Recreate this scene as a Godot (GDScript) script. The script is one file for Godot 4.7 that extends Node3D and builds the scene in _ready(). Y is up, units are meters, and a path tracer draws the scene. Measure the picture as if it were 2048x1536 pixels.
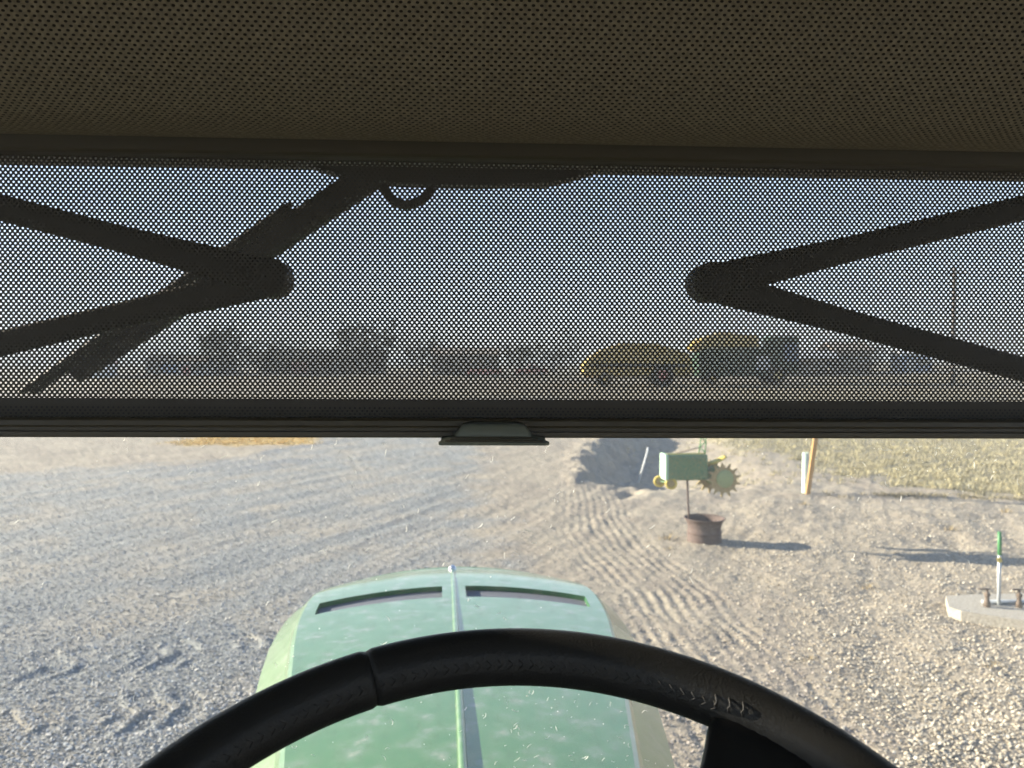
extends Node3D
# View from the seat of a green tractor: perforated sun shade pulled half down, steering wheel,
# hood, and a gravel farmyard in low winter sun.

const EYE := Vector3(0, 2.5, 0)
var CAB := Transform3D(Basis(Vector3.UP, deg_to_rad(2.5)) * Basis(Vector3.BACK, deg_to_rad(-0.34)), EYE)
var HOOD := Transform3D(Basis(Vector3.UP, deg_to_rad(5.0)), EYE)
var WHEEL := Transform3D(Basis(Vector3.UP, 0.0456) * Basis(Vector3.RIGHT, 0.4536), EYE + Vector3(0.0059, -0.2373, -0.2179))
var rng := RandomNumberGenerator.new()
var M := {}
var used := {}
var n_big: FastNoiseLite
var n_mid: FastNoiseLite
var n_fine: FastNoiseLite
var n_cell: FastNoiseLite

# ---------------------------------------------------------------- naming
func numbered(called: String) -> String:
	var n: int = used.get(called, 0)
	used[called] = n + 1
	return called if n == 0 else "%s_%03d" % [called, n]

func tag(o: Node3D, label: String, category: String, group := "", kind := "") -> Node3D:
	if label: o.set_meta("label", label)
	if category: o.set_meta("category", category)
	if group: o.set_meta("group", group)
	if kind: o.set_meta("kind", kind)
	return o

func thing(called: String, label: String, category: String, at: Vector3, turn := 0.0, group := "") -> Node3D:
	var o := Node3D.new()
	o.name = numbered(called)
	add_child(o)
	o.position = at
	o.rotation.y = turn
	tag(o, label, category, group)
	return o

func part(called: String, mesh: Mesh, mat: Material, parent: Node3D, xf := Transform3D.IDENTITY) -> MeshInstance3D:
	var o := MeshInstance3D.new()
	o.name = called
	o.mesh = mesh
	o.material_override = mat
	o.transform = xf
	o.cast_shadow = GeometryInstance3D.SHADOW_CASTING_SETTING_ON
	parent.add_child(o, true)
	return o

# ---------------------------------------------------------------- mesh helpers
func sn(smooth := false) -> SurfaceTool:
	var st := SurfaceTool.new()
	st.begin(Mesh.PRIMITIVE_TRIANGLES)
	st.set_smooth_group(0 if smooth else -1)
	return st

func done(st: SurfaceTool) -> ArrayMesh:
	st.generate_normals()
	return st.commit()

func tri(st: SurfaceTool, a: Vector3, b: Vector3, c: Vector3) -> void:
	st.add_vertex(a); st.add_vertex(b); st.add_vertex(c)

func quad(st: SurfaceTool, a: Vector3, b: Vector3, c: Vector3, d: Vector3) -> void:
	tri(st, a, b, c); tri(st, a, c, d)

# chamfered box centred on xf
func box(st: SurfaceTool, xf: Transform3D, size: Vector3, ch := 0.0) -> void:
	var h := size / 2
	ch = minf(ch, minf(h.x, minf(h.y, h.z)) * 0.9)
	if ch <= 0.0:
		for s in [-1.0, 1.0]:
			var q := [[Vector3(s * h.x, -h.y, -h.z), Vector3(s * h.x, h.y, -h.z), Vector3(s * h.x, h.y, h.z), Vector3(s * h.x, -h.y, h.z)],
				[Vector3(-h.x, s * h.y, -h.z), Vector3(-h.x, s * h.y, h.z), Vector3(h.x, s * h.y, h.z), Vector3(h.x, s * h.y, -h.z)],
				[Vector3(-h.x, -h.y, s * h.z), Vector3(h.x, -h.y, s * h.z), Vector3(h.x, h.y, s * h.z), Vector3(-h.x, h.y, s * h.z)]]
			for f in q:
				if s > 0: quad(st, xf * f[3], xf * f[2], xf * f[1], xf * f[0])
				else: quad(st, xf * f[0], xf * f[1], xf * f[2], xf * f[3])
		return
	var P := func(sx: float, sy: float, sz: float, ax: int) -> Vector3:
		var v := Vector3(sx * (h.x - ch), sy * (h.y - ch), sz * (h.z - ch))
		if ax == 0: v.x = sx * h.x
		elif ax == 1: v.y = sy * h.y
		else: v.z = sz * h.z
		return xf * v
	var face := func(pts: Array) -> void:
		var c := Vector3.ZERO
		for p in pts: c += p
		c /= pts.size()
		var nrm: Vector3 = (pts[1] - pts[0]).cross(pts[2] - pts[0])
		if nrm.dot(c - xf.origin) > 0: pts.reverse()
		tri(st, pts[0], pts[1], pts[2])
		if pts.size() == 4: tri(st, pts[0], pts[2], pts[3])
	for s in [-1.0, 1.0]:
		face.call([P.call(s, -1, -1, 0), P.call(s, 1, -1, 0), P.call(s, 1, 1, 0), P.call(s, -1, 1, 0)])
		face.call([P.call(-1, s, -1, 1), P.call(1, s, -1, 1), P.call(1, s, 1, 1), P.call(-1, s, 1, 1)])
		face.call([P.call(-1, -1, s, 2), P.call(1, -1, s, 2), P.call(1, 1, s, 2), P.call(-1, 1, s, 2)])
		for t in [-1.0, 1.0]:
			face.call([P.call(s, t, -1, 0), P.call(s, t, 1, 0), P.call(s, t, 1, 1), P.call(s, t, -1, 1)])
			face.call([P.call(s, -1, t, 0), P.call(s, 1, t, 0), P.call(s, 1, t, 2), P.call(s, -1, t, 2)])
			face.call([P.call(-1, s, t, 1), P.call(1, s, t, 1), P.call(1, s, t, 2), P.call(-1, s, t, 2)])
			for w in [-1.0, 1.0]:
				face.call([P.call(s, t, w, 0), P.call(s, t, w, 1), P.call(s, t, w, 2)])

func box_mesh(size: Vector3, ch := 0.0, at := Vector3.ZERO, basis := Basis.IDENTITY) -> ArrayMesh:
	var st := sn()
	box(st, Transform3D(basis, at), size, ch)
	return done(st)

func loft(st: SurfaceTool, rings: Array, caps := true) -> void:
	for i in rings.size() - 1:
		var a: PackedVector3Array = rings[i]
		var b: PackedVector3Array = rings[i + 1]
		var n := a.size()
		for k in n:
			var l := (k + 1) % n
			quad(st, a[k], a[l], b[l], b[k])
	if caps:
		for e in [0, rings.size() - 1]:
			var r: PackedVector3Array = rings[e]
			var c := Vector3.ZERO
			for p in r: c += p
			c /= r.size()
			for k in r.size():
				var l := (k + 1) % r.size()
				if e == 0: tri(st, c, r[l], r[k])
				else: tri(st, c, r[k], r[l])

func ring(c: Vector3, u: Vector3, v: Vector3, n: int) -> PackedVector3Array:
	var o := PackedVector3Array()
	for k in n:
		var a := TAU * k / n
		o.append(c + u * cos(a) + v * sin(a))
	return o

func tube(st: SurfaceTool, pts: Array, radius, sides := 10, caps := true) -> void:
	var rings := []
	var up := Vector3.UP
	for i in pts.size():
		var d: Vector3 = (pts[mini(i + 1, pts.size() - 1)] - pts[maxi(i - 1, 0)]).normalized()
		if i == 0 and absf(d.dot(up)) > 0.95: up = Vector3.RIGHT
		var u := d.cross(up).normalized()
		var v := u.cross(d).normalized()
		up = v
		var r: float = radius[i] if radius is Array else radius
		rings.append(ring(pts[i], u * r, v * r, sides))
	loft(st, rings, caps)

func tube_mesh(pts: Array, radius, sides := 10) -> ArrayMesh:
	var st := sn(true)
	tube(st, pts, radius, sides, true)
	return done(st)

# profile: Vector2(radius, height) bottom to top
func lathe(st: SurfaceTool, profile: Array, sides: int, xf := Transform3D.IDENTITY) -> void:
	var rings := []
	for p in profile:
		rings.append(ring(xf * Vector3(0, p.y, 0), xf.basis * Vector3(p.x, 0, 0), xf.basis * Vector3(0, 0, p.x), sides))
	loft(st, rings, false)

func prism(st: SurfaceTool, poly: PackedVector2Array, z0: float, z1: float, xf := Transform3D.IDENTITY) -> void:
	var idx := Geometry2D.triangulate_polygon(poly)
	for k in range(0, idx.size(), 3):
		var a := poly[idx[k]]; var b := poly[idx[k + 1]]; var c := poly[idx[k + 2]]
		tri(st, xf * Vector3(a.x, a.y, z0), xf * Vector3(b.x, b.y, z0), xf * Vector3(c.x, c.y, z0))
		tri(st, xf * Vector3(c.x, c.y, z1), xf * Vector3(b.x, b.y, z1), xf * Vector3(a.x, a.y, z1))
	for k in poly.size():
		var a := poly[k]; var b := poly[(k + 1) % poly.size()]
		quad(st, xf * Vector3(a.x, a.y, z0), xf * Vector3(a.x, a.y, z1), xf * Vector3(b.x, b.y, z1), xf * Vector3(b.x, b.y, z0))

# sheet with real holes: rows of staggered holes, each cell 16 triangles. at.call(u, v, lift) gives the point
func perforated(cols: int, rows: int, p: float, q: float, hx: float, hy: float, lift: float, at: Callable, skip = null) -> ArrayMesh:
	var V := PackedVector3Array()
	var I := PackedInt32Array()
	var outer := [Vector2(p / 2, 0), Vector2(p / 2, q / 2), Vector2(0, q / 2), Vector2(-p / 2, q / 2), Vector2(-p / 2, 0), Vector2(-p / 2, -q / 2), Vector2(0, -q / 2), Vector2(p / 2, -q / 2)]
	var inner := []
	for k in 8: inner.append(Vector2(cos(TAU * k / 8) * hx, sin(TAU * k / 8) * hy))
	for j in rows:
		for i in cols:
			var c := Vector2((i - cols * 0.5 + (0.5 if j % 2 else 0.0)) * p, j * q)
			var b := V.size()
			if skip != null and skip.call(c):
				for k in [1, 3, 5, 7]: V.append(at.call(c.x + outer[k].x, c.y + outer[k].y, 0.0))
				I.append_array(PackedInt32Array([b, b + 1, b + 2, b, b + 2, b + 3]))
				continue
			for k in 8:
				V.append(at.call(c.x + outer[k].x, c.y + outer[k].y, lift))
			for k in 8:
				V.append(at.call(c.x + inner[k].x, c.y + inner[k].y, 0.0))
			for k in 8:
				var l := (k + 1) % 8
				I.append_array(PackedInt32Array([b + k, b + 8 + k, b + l, b + l, b + 8 + k, b + 8 + l]))
	var st := SurfaceTool.new()
	var arr := []
	arr.resize(Mesh.ARRAY_MAX)
	arr[Mesh.ARRAY_VERTEX] = V
	arr[Mesh.ARRAY_INDEX] = I
	var raw := ArrayMesh.new()
	raw.add_surface_from_arrays(Mesh.PRIMITIVE_TRIANGLES, arr)
	st.create_from(raw, 0)
	st.generate_normals()
	return st.commit()

# ---------------------------------------------------------------- materials
func noise_tex(seed_: int, freq: float, stops: Array, size := 512, type := FastNoiseLite.TYPE_SIMPLEX, octaves := 4) -> ImageTexture:
	var n := FastNoiseLite.new()
	n.seed = seed_; n.frequency = freq; n.noise_type = type; n.fractal_octaves = octaves
	var src := n.get_seamless_image(size, size, false, false, 0.1, true)
	src.convert(Image.FORMAT_L8)
	var d := src.get_data()
	var g := Gradient.new()
	g.offsets = PackedFloat32Array(stops.map(func(s): return s[0]))
	g.colors = PackedColorArray(stops.map(func(s): return s[1]))
	var lut := []
	for k in 256: lut.append(g.sample(k / 255.0))
	var out := PackedByteArray()
	out.resize(size * size * 4)
	for k in size * size:
		var c: Color = lut[d[k]]
		out[k * 4] = int(c.r * 255); out[k * 4 + 1] = int(c.g * 255); out[k * 4 + 2] = int(c.b * 255); out[k * 4 + 3] = int(c.a * 255)
	var im := Image.create_from_data(size, size, false, Image.FORMAT_RGBA8, out)
	return ImageTexture.create_from_image(im)

func bump_tex(seed_: int, freq: float, strength: float, size := 512, type := FastNoiseLite.TYPE_SIMPLEX, octaves := 4) -> ImageTexture:
	var n := FastNoiseLite.new()
	n.seed = seed_; n.frequency = freq; n.noise_type = type; n.fractal_octaves = octaves
	var src := n.get_seamless_image(size, size, false, false, 0.1, true)
	src.convert(Image.FORMAT_RGBA8)
	src.bump_map_to_normal_map(strength)
	return ImageTexture.create_from_image(src)

func lin(r: float, g: float, b: float) -> Color:
	return Color(r, g, b).linear_to_srgb()

func mat(c: Color, rough := 0.7, metal := 0.0) -> StandardMaterial3D:
	var m := StandardMaterial3D.new()
	m.albedo_color = c
	m.roughness = rough
	m.metallic = metal
	return m

func triplanar(m: StandardMaterial3D, scale: float, tex: Texture2D = null, nrm: Texture2D = null, nscale := 1.0, world := false) -> StandardMaterial3D:
	m.uv1_triplanar = true
	m.uv1_world_triplanar = world
	m.uv1_scale = Vector3.ONE * scale
	if tex: m.albedo_texture = tex
	if nrm:
		m.normal_enabled = true
		m.normal_texture = nrm
		m.normal_scale = nscale
	return m

func make_materials() -> void:
	var grey_var := noise_tex(3, 0.02, [[0.0, Color(0.72, 0.72, 0.72)], [1.0, Color(1, 1, 1)]], 256)
	var leather_n := bump_tex(8, 0.055, 3.0, 512, FastNoiseLite.TYPE_CELLULAR, 2)
	var fine_n := bump_tex(9, 0.08, 2.0, 256)
	M.ground = triplanar(mat(Color(1, 1, 1), 1.0), 0.9, noise_tex(5, 0.03, [[0.0, Color(0.7, 0.7, 0.7)], [0.5, Color(0.88, 0.88, 0.88)], [1.0, Color(1, 1, 1)]], 1024, FastNoiseLite.TYPE_SIMPLEX, 6), bump_tex(6, 0.05, 6.0, 1024, FastNoiseLite.TYPE_SIMPLEX, 5), 0.5, true)
	M.ground.vertex_color_use_as_albedo = true
	M.stone = mat(Color(1, 1, 1), 0.95)
	M.stone.vertex_color_use_as_albedo = true
	M.grass = mat(Color(1, 1, 1), 0.9)
	M.grass.vertex_color_use_as_albedo = true
	M.grass.backlight = lin(0.25, 0.2, 0.08)
	M.leather = triplanar(mat(lin(0.016, 0.0155, 0.0145), 0.46), 30.0, null, leather_n, 1.0)
	M.leather.metallic_specular = 0.35
	M.core = mat(lin(0.01, 0.01, 0.01), 0.6)
	M.stitch = mat(lin(0.022, 0.021, 0.02), 0.7)
	M.spoke = triplanar(mat(lin(0.012, 0.012, 0.012), 0.45), 30.0, null, fine_n, 0.2)
	M.spoke.metallic_specular = 0.3
	M.silver = mat(lin(0.2, 0.3, 0.36), 0.3, 0.6)
	M.shade = mat(lin(0.042, 0.036, 0.027), 0.75)
	M.trim = triplanar(mat(lin(0.066, 0.055, 0.034), 0.6), 20.0, null, fine_n, 0.15)
	M.rail = mat(lin(0.058, 0.045, 0.024), 0.5)
	M.handle = triplanar(mat(lin(0.13, 0.135, 0.098), 0.5), 40.0, null, fine_n, 0.2)
	M.arm = mat(lin(0.035, 0.031, 0.022), 0.6)
	M.headliner = triplanar(mat(lin(0.25, 0.205, 0.13), 0.95), 30.0, grey_var, fine_n, 0.4)
	M.backing = mat(lin(0.03, 0.025, 0.018), 0.95)
	M.black = mat(lin(0.02, 0.02, 0.02), 0.6)
	M.wiper = mat(lin(0.03, 0.03, 0.03), 0.35)
	M.paint = triplanar(mat(Color(1, 1, 1), 0.42), 0.9, noise_tex(12, 0.006, [[0.0, lin(0.055, 0.16, 0.035)], [0.4, lin(0.07, 0.175, 0.045)], [0.62, lin(0.09, 0.19, 0.062)], [0.76, lin(0.12, 0.205, 0.1)], [0.9, lin(0.2, 0.25, 0.16)], [1.0, lin(0.32, 0.33, 0.25)]], 2048, FastNoiseLite.TYPE_SIMPLEX, 9))
	M.paint.clearcoat_enabled = true
	M.paint.clearcoat = 1.0
	M.paint.clearcoat_roughness = 0.16
	M.paint_clean = mat(lin(0.02, 0.12, 0.035), 0.5)
	M.paint_clean.clearcoat_enabled = true
	M.paint_clean.clearcoat = 0.25
	M.paint_clean.clearcoat_roughness = 0.15
	M.grille = triplanar(mat(lin(0.16, 0.17, 0.2), 0.7), 30.0, grey_var)
	M.mirror = mat(lin(0.8, 0.8, 0.8), 0.03, 1.0)
	M.emblem = mat(lin(0.75, 0.75, 0.75), 0.25, 0.8)
	var g := mat(Color(0.93, 0.95, 0.93, 0.05), 0.05)
	g.transparency = BaseMaterial3D.TRANSPARENCY_ALPHA
	M.glass = g
	var gd := triplanar(mat(Color(0.95, 0.93, 0.9, 1.0), 0.3), 1.6, noise_tex(21, 0.02, [[0.0, Color(1, 1, 1, 0.03)], [0.5, Color(1, 1, 1, 0.055)], [0.8, Color(1, 1, 1, 0.085)], [1.0, Color(1, 1, 1, 0.15)]], 1024, FastNoiseLite.TYPE_SIMPLEX, 6))
	gd.transparency = BaseMaterial3D.TRANSPARENCY_ALPHA
	gd.backlight = Color(0.9, 0.9, 0.9)
	M.windshield = gd
	M.speck = mat(lin(0.85, 0.84, 0.8), 0.6)
	M.speck.backlight = Color(1, 1, 1)
	M.mailgreen = triplanar(mat(Color(1, 1, 1), 0.6), 3.0, noise_tex(31, 0.03, [[0.0, lin(0.07, 0.15, 0.07)], [0.5, lin(0.1, 0.19, 0.1)], [0.72, lin(0.18, 0.21, 0.09)], [1.0, lin(0.25, 0.17, 0.07)]], 256))
	M.mailpale = mat(lin(0.35, 0.5, 0.36), 0.6)
	M.rust = triplanar(mat(Color(1, 1, 1), 0.85), 3.0, noise_tex(32, 0.03, [[0.0, lin(0.055, 0.035, 0.03)], [0.5, lin(0.095, 0.065, 0.056)], [1.0, lin(0.15, 0.105, 0.09)]], 256))
	M.gear = triplanar(mat(Color(1, 1, 1), 0.7), 4.0, noise_tex(33, 0.03, [[0.0, lin(0.24, 0.15, 0.07)], [0.5, lin(0.36, 0.28, 0.14)], [1.0, lin(0.48, 0.42, 0.24)]], 256))
	M.disc = mat(lin(0.3, 0.34, 0.17), 0.7)
	M.yellow = mat(lin(0.6, 0.46, 0.1), 0.55)
	M.yellow_far = mat(lin(0.62, 0.42, 0.06), 0.5)
	M.wood = triplanar(mat(Color(1, 1, 1), 0.8), 6.0, noise_tex(34, 0.02, [[0.0, lin(0.4, 0.22, 0.075)], [1.0, lin(0.55, 0.32, 0.12)]], 256))
	M.pvc = mat(lin(0.55, 0.68, 0.58), 0.5)
	M.galv = mat(lin(0.45, 0.48, 0.5), 0.45, 0.4)
	M.green_tape = mat(lin(0.04, 0.19, 0.06), 0.5)
	M.white = mat(lin(0.75, 0.76, 0.76), 0.6)
	M.concrete = triplanar(mat(Color(1, 1, 1), 0.95), 2.2, noise_tex(35, 0.025, [[0.0, lin(0.3, 0.27, 0.22)], [0.6, lin(0.4, 0.37, 0.31)], [1.0, lin(0.5, 0.46, 0.4)]], 512, FastNoiseLite.TYPE_SIMPLEX, 6), bump_tex(36, 0.06, 4.0, 256), 0.8)
	M.valve = mat(lin(0.12, 0.085, 0.06), 0.7)
	M.soil = mat(lin(0.09, 0.06, 0.045), 1.0)
	M.tyre = mat(lin(0.03, 0.03, 0.03), 0.9)
	M.red = mat(lin(0.5, 0.06, 0.05), 0.5)
	M.redbarn = mat(lin(0.35, 0.05, 0.04), 0.8)
	M.darkgreen = mat(lin(0.03, 0.09, 0.045), 0.5)
	M.tanwall = mat(lin(0.42, 0.33, 0.25), 0.9)
	M.brownwall = mat(lin(0.2, 0.14, 0.1), 0.9)
	M.greywall = mat(lin(0.3, 0.3, 0.31), 0.8)
	M.darkroof = mat(lin(0.06, 0.055, 0.055), 0.8)
	M.bluepaint = mat(lin(0.12, 0.25, 0.5), 0.4)
	M.window_dark = mat(lin(0.02, 0.03, 0.04), 0.1)
	M.bark = mat(lin(0.09, 0.07, 0.055), 0.95)
	M.leaf = mat(lin(0.07, 0.062, 0.04), 0.95)
	M.leaf_dark = mat(lin(0.03, 0.045, 0.028), 0.95)
	M.pole_wood = mat(lin(0.12, 0.09, 0.07), 0.95)
	M.hill = mat(lin(0.2, 0.17, 0.14), 1.0)

# ---------------------------------------------------------------- terrain
var TRACK := [Vector2(2.1, -26), Vector2(1.95, -20), Vector2(1.6, -16), Vector2(1.3, -11.6), Vector2(1.42, -9.8), Vector2(1.65, -8.3), Vector2(1.75, -6.5), Vector2(1.74, -4.5), Vector2(1.55, -2.0)]
var RUTA := [Vector2(-6.2, -4.2), Vector2(-3.4, -5.15), Vector2(-2.0, -5.7), Vector2(0.5, -6.6)]
var RUTB := [Vector2(-7.0, -5.2), Vector2(-3.9, -6.25), Vector2(-2.2, -6.75), Vector2(0.5, -7.4)]

# (distance along, signed distance across)
func along(line: Array, p: Vector2) -> Vector2:
	var best := 1e9
	var out := Vector2(0, 99)
	var run := 0.0
	for i in line.size() - 1:
		var a: Vector2 = line[i]
		var d: Vector2 = line[i + 1] - a
		var l := d.length()
		var t := clampf((p - a).dot(d) / (l * l), 0, 1)
		var off := p - (a + d * t)
		var e := off.length()
		if e < best:
			best = e
			out = Vector2(run + t * l, e * signf(d.cross(off)))
		run += l
	return out

func curve1(pts: Array, x: float) -> float:
	if x <= pts[0].x: return pts[0].y
	for i in pts.size() - 1:
		if x <= pts[i + 1].x:
			return lerpf(pts[i].y, pts[i + 1].y, (x - pts[i].x) / (pts[i + 1].x - pts[i].x))
	return pts[-1].y

var DITCH := [Vector2(4, 1.1), Vector2(14, 1.25), Vector2(17, 1.45), Vector2(19.5, 1.7), Vector2(21, 1.95), Vector2(25, 3.0), Vector2(30, 4.6)]
var ROADR := [Vector2(3, 1.1), Vector2(5, 0.7), Vector2(9, -0.2), Vector2(16, -0.9), Vector2(24, -0.9), Vector2(40, 2.0), Vector2(80, 8.0)]
var ROADL := [Vector2(-30, 12.0), Vector2(-11.5, 17.1), Vector2(-7.4, 19.2), Vector2(-6.2, 24.0), Vector2(-5, 30.0), Vector2(-2, 60.0)]
var GRASSX := [Vector2(12, 11.0), Vector2(13.6, 9.4), Vector2(15.5, 7.7), Vector2(18, 7.0), Vector2(24, 6.4), Vector2(40, 9.0), Vector2(60, 20.0)]

# x: grey gravel, y: chips, z: dry grass, w: yellow stubble
func zones(x: float, z: float) -> Vector4:
	var d := -z
	var wob := n_mid.get_noise_2d(x * 14.0, z * 14.0) * 0.7
	var o := Vector4.ZERO
	var right := smoothstep(0.7, -0.7, x - curve1(ROADR, d) + wob)
	var left := smoothstep(-0.9, 0.5, curve1(ROADL, x) - d + wob * 1.4)
	o.x = right * left
	o.y = smoothstep(-0.3, 0.7, x - 2.2 + wob - maxf(0, d - 9.0) * 0.15) * smoothstep(14.5, 12.0, d + wob * 2.0)
	o.z = smoothstep(-0.4, 0.6, x - curve1(GRASSX, d) + wob * 1.3) * smoothstep(12.5, 14.0, d) * smoothstep(120.0, 60.0, d)
	o.w = smoothstep(22.6, 23.4, d + wob * 0.5) * smoothstep(34.0, 28.0, d) * smoothstep(-10.8, -9.6, x + wob) * smoothstep(-5.6, -6.3, x + (d - 23.0) * 0.2)
	return o

func height(x: float, z: float, fine := true) -> float:
	var d := -z
	var h := n_big.get_noise_2d(x * 2.0, z * 2.0) * 0.05 * smoothstep(3.0, 12.0, d)
	if d > 2.0 and d < 34.0:
		# ditch with a steep lee side
		var c := x - curve1(DITCH, d) - n_mid.get_noise_2d(x * 9.0, z * 9.0) * 0.25
		var deep := smoothstep(14.4, 17.6, d + 1.0 * n_mid.get_noise_2d(x * 12.0 + 40.0, z * 12.0)) * smoothstep(33.0, 27.0, d)
		if deep > 0.0:
			var prof := -smoothstep(0.0, 1.3, c) * (1.0 - smoothstep(1.6, 5.0, c))
			h += deep * n_fine.get_noise_2d(x * 0.35, z * 0.35) * 0.05 * smoothstep(-0.6, 0.2, c) * smoothstep(2.2, 1.2, c)
			h += deep * (0.56 * prof + 0.07 * exp(-c * c * 6.0))
		var t := along(TRACK, Vector2(x, z))
		var w := absf(t.y)
		if w < 0.75:
			var m := smoothstep(0.72, 0.5, w) * (0.65 + 0.7 * n_mid.get_noise_2d(x * 20.0, z * 20.0))
			h += m * (0.006 * sin(t.y * TAU / 0.13 + 3.0 * n_mid.get_noise_2d(x * 8.0, z * 8.0)) + 0.0045 * sin(t.x * TAU / 0.11 + t.y * 14.0 + 2.0 * n_mid.get_noise_2d(x * 14.0, z * 14.0))) - 0.012 * m
		for rut in [RUTA, RUTB]:
			var r := along(rut, Vector2(x, z))
			if absf(r.y) < 0.5:
				var m2 := smoothstep(0.4, 0.28, absf(r.y)) * clampf(0.55 + 1.3 * n_mid.get_noise_2d(x * 18.0, z * 18.0), 0.1, 1)
				h += m2 * (0.024 * smoothstep(0.1, 0.9, sin(r.x * TAU / 0.25 + absf(r.y) * 12.0 + 2.0 * n_mid.get_noise_2d(x * 16.0, z * 16.0))) - 0.015)
		# streaks along the road
		var s := x * 0.909 + z * 0.417
		var tt := x * 0.417 - z * 0.909
		h += n_mid.get_noise_2d(s * 34.0, tt * 3.0) * 0.011 * smoothstep(6.0, 11.0, d)
		if x > 2.0 and d < 16.0: h += n_mid.get_noise_2d(x * 13.0 + 7.0, z * 13.0) * 0.035 * smoothstep(2.0, 3.2, x)
	if fine and d > 2.0 and d < 45.0:
		var zn := n_mid.get_noise_2d(x * 30.0 + 50.0, z * 30.0)
		h += n_fine.get_noise_2d(x, z) * (0.0055 + 0.004 * zn) + n_cell.get_noise_2d(x, z) * 0.004
	if x > 20.0: h += smoothstep(20.0, 160.0, x) * 2.2 * smoothstep(50.0, 110.0, d)
	return h

func ground_colour(x: float, z: float) -> Color:
	var zn := zones(x, z)
	var v := n_mid.get_noise_2d(x * 11.0, z * 11.0)
	var v2 := n_fine.get_noise_2d(x * 0.7 + 30.0, z * 0.7)
	var s := x * 0.909 + z * 0.417
	var tt := x * 0.417 - z * 0.909
	var streak := n_mid.get_noise_2d(s * 22.0 + 90.0, tt * 3.0)
	var tan_ := Color(0.34, 0.29, 0.225).lerp(Color(0.41, 0.355, 0.27), clampf(0.5 + v, 0, 1))
	var grey := Color(0.262, 0.275, 0.27).lerp(Color(0.33, 0.323, 0.295), clampf(0.4 + streak * 1.3 + v * 0.5, 0, 1))
	var dist := -z
	if dist > 16.0: grey = grey.lerp(Color(0.19, 0.205, 0.225), clampf(0.35 - streak, 0, 0.8) * smoothstep(16.0, 19.0, dist) * smoothstep(-4.0, -6.0, x))
	var c := tan_.lerp(grey, clampf(zn.x * (1.0 - 0.35 * smoothstep(0.1, 0.5, v)) - maxf(0, streak) * 0.22, 0, 1))
	c = c.lerp(Color(0.42, 0.36, 0.27), zn.y * 0.6)
	c = c.lerp(Color(0.4, 0.345, 0.21).lerp(Color(0.3, 0.265, 0.17), clampf(0.5 + v * 1.5, 0, 1)), zn.z)
	c = c.lerp(Color(0.62, 0.43, 0.14), zn.w)
	if dist > 40.0: c = c.lerp(Color(0.34, 0.29, 0.23).lerp(Color(0.42, 0.35, 0.22), clampf(0.5 + n_big.get_noise_2d(x * 0.4, z * 1.2) * 2.0, 0, 1)), smoothstep(40.0, 70.0, dist))
	return c * (1.0 + 0.22 * v2)

func build_ground() -> void:
	var zs := []
	for b in [400.0, 120.0, 40.0, 15.0, 6.0, 2.0, 0.0, -1.5, -2.5, -3.3]: zs.append(b)
	var rows := 430
	for k in rows + 1:
		var y := lerpf(0.99, 0.064, float(k) / rows)   # drop per metre of distance
		zs.append(-2.5 / y)
	for k in range(1, 46): zs.append(-39.06 * pow(80.0, k / 45.0))
	var us := []
	for b in [-60.0, -20.0, -8.0, -4.0, -2.2, -1.4, -1.0]: us.append(b)
	var cols := 640
	for k in cols + 1: us.append(lerpf(-0.8, 0.8, float(k) / cols))
	for b in [1.0, 1.4, 2.2, 4.0, 8.0, 20.0, 60.0]: us.append(b)
	var nx := us.size()
	var nz := zs.size()
	var V := PackedVector3Array(); V.resize(nx * nz)
	var C := PackedColorArray(); C.resize(nx * nz)
	var N := PackedVector3Array(); N.resize(nx * nz)
	for j in nz:
		var z: float = zs[j]
		var s := maxf(-z, 3.3) if z <= 0 else 3.3 + z
		for i in nx:
			var x: float = us[i] * s
			V[j * nx + i] = Vector3(x, height(x, z), z)
			C[j * nx + i] = ground_colour(x, z)
	for j in nz:
		for i in nx:
			var a := V[j * nx + mini(i + 1, nx - 1)] - V[j * nx + maxi(i - 1, 0)]
			var b := V[mini(j + 1, nz - 1) * nx + i] - V[maxi(j - 1, 0) * nx + i]
			N[j * nx + i] = a.cross(b).normalized()
	var I := PackedInt32Array()
	I.resize((nx - 1) * (nz - 1) * 6)
	var w := 0
	for j in nz - 1:
		for i in nx - 1:
			var a := j * nx + i
			I[w] = a; I[w + 1] = a + nx; I[w + 2] = a + 1
			I[w + 3] = a + 1; I[w + 4] = a + nx; I[w + 5] = a + nx + 1
			w += 6
	var arr := []
	arr.resize(Mesh.ARRAY_MAX)
	arr[Mesh.ARRAY_VERTEX] = V
	arr[Mesh.ARRAY_NORMAL] = N
	arr[Mesh.ARRAY_COLOR] = C
	arr[Mesh.ARRAY_INDEX] = I
	var m := ArrayMesh.new()
	m.add_surface_from_arrays(Mesh.PRIMITIVE_TRIANGLES, arr)
	tag(part("ground", m, M.ground, self), "tan dirt and grey gravel farmyard with curving tyre tracks", "ground", "", "structure")

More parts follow.
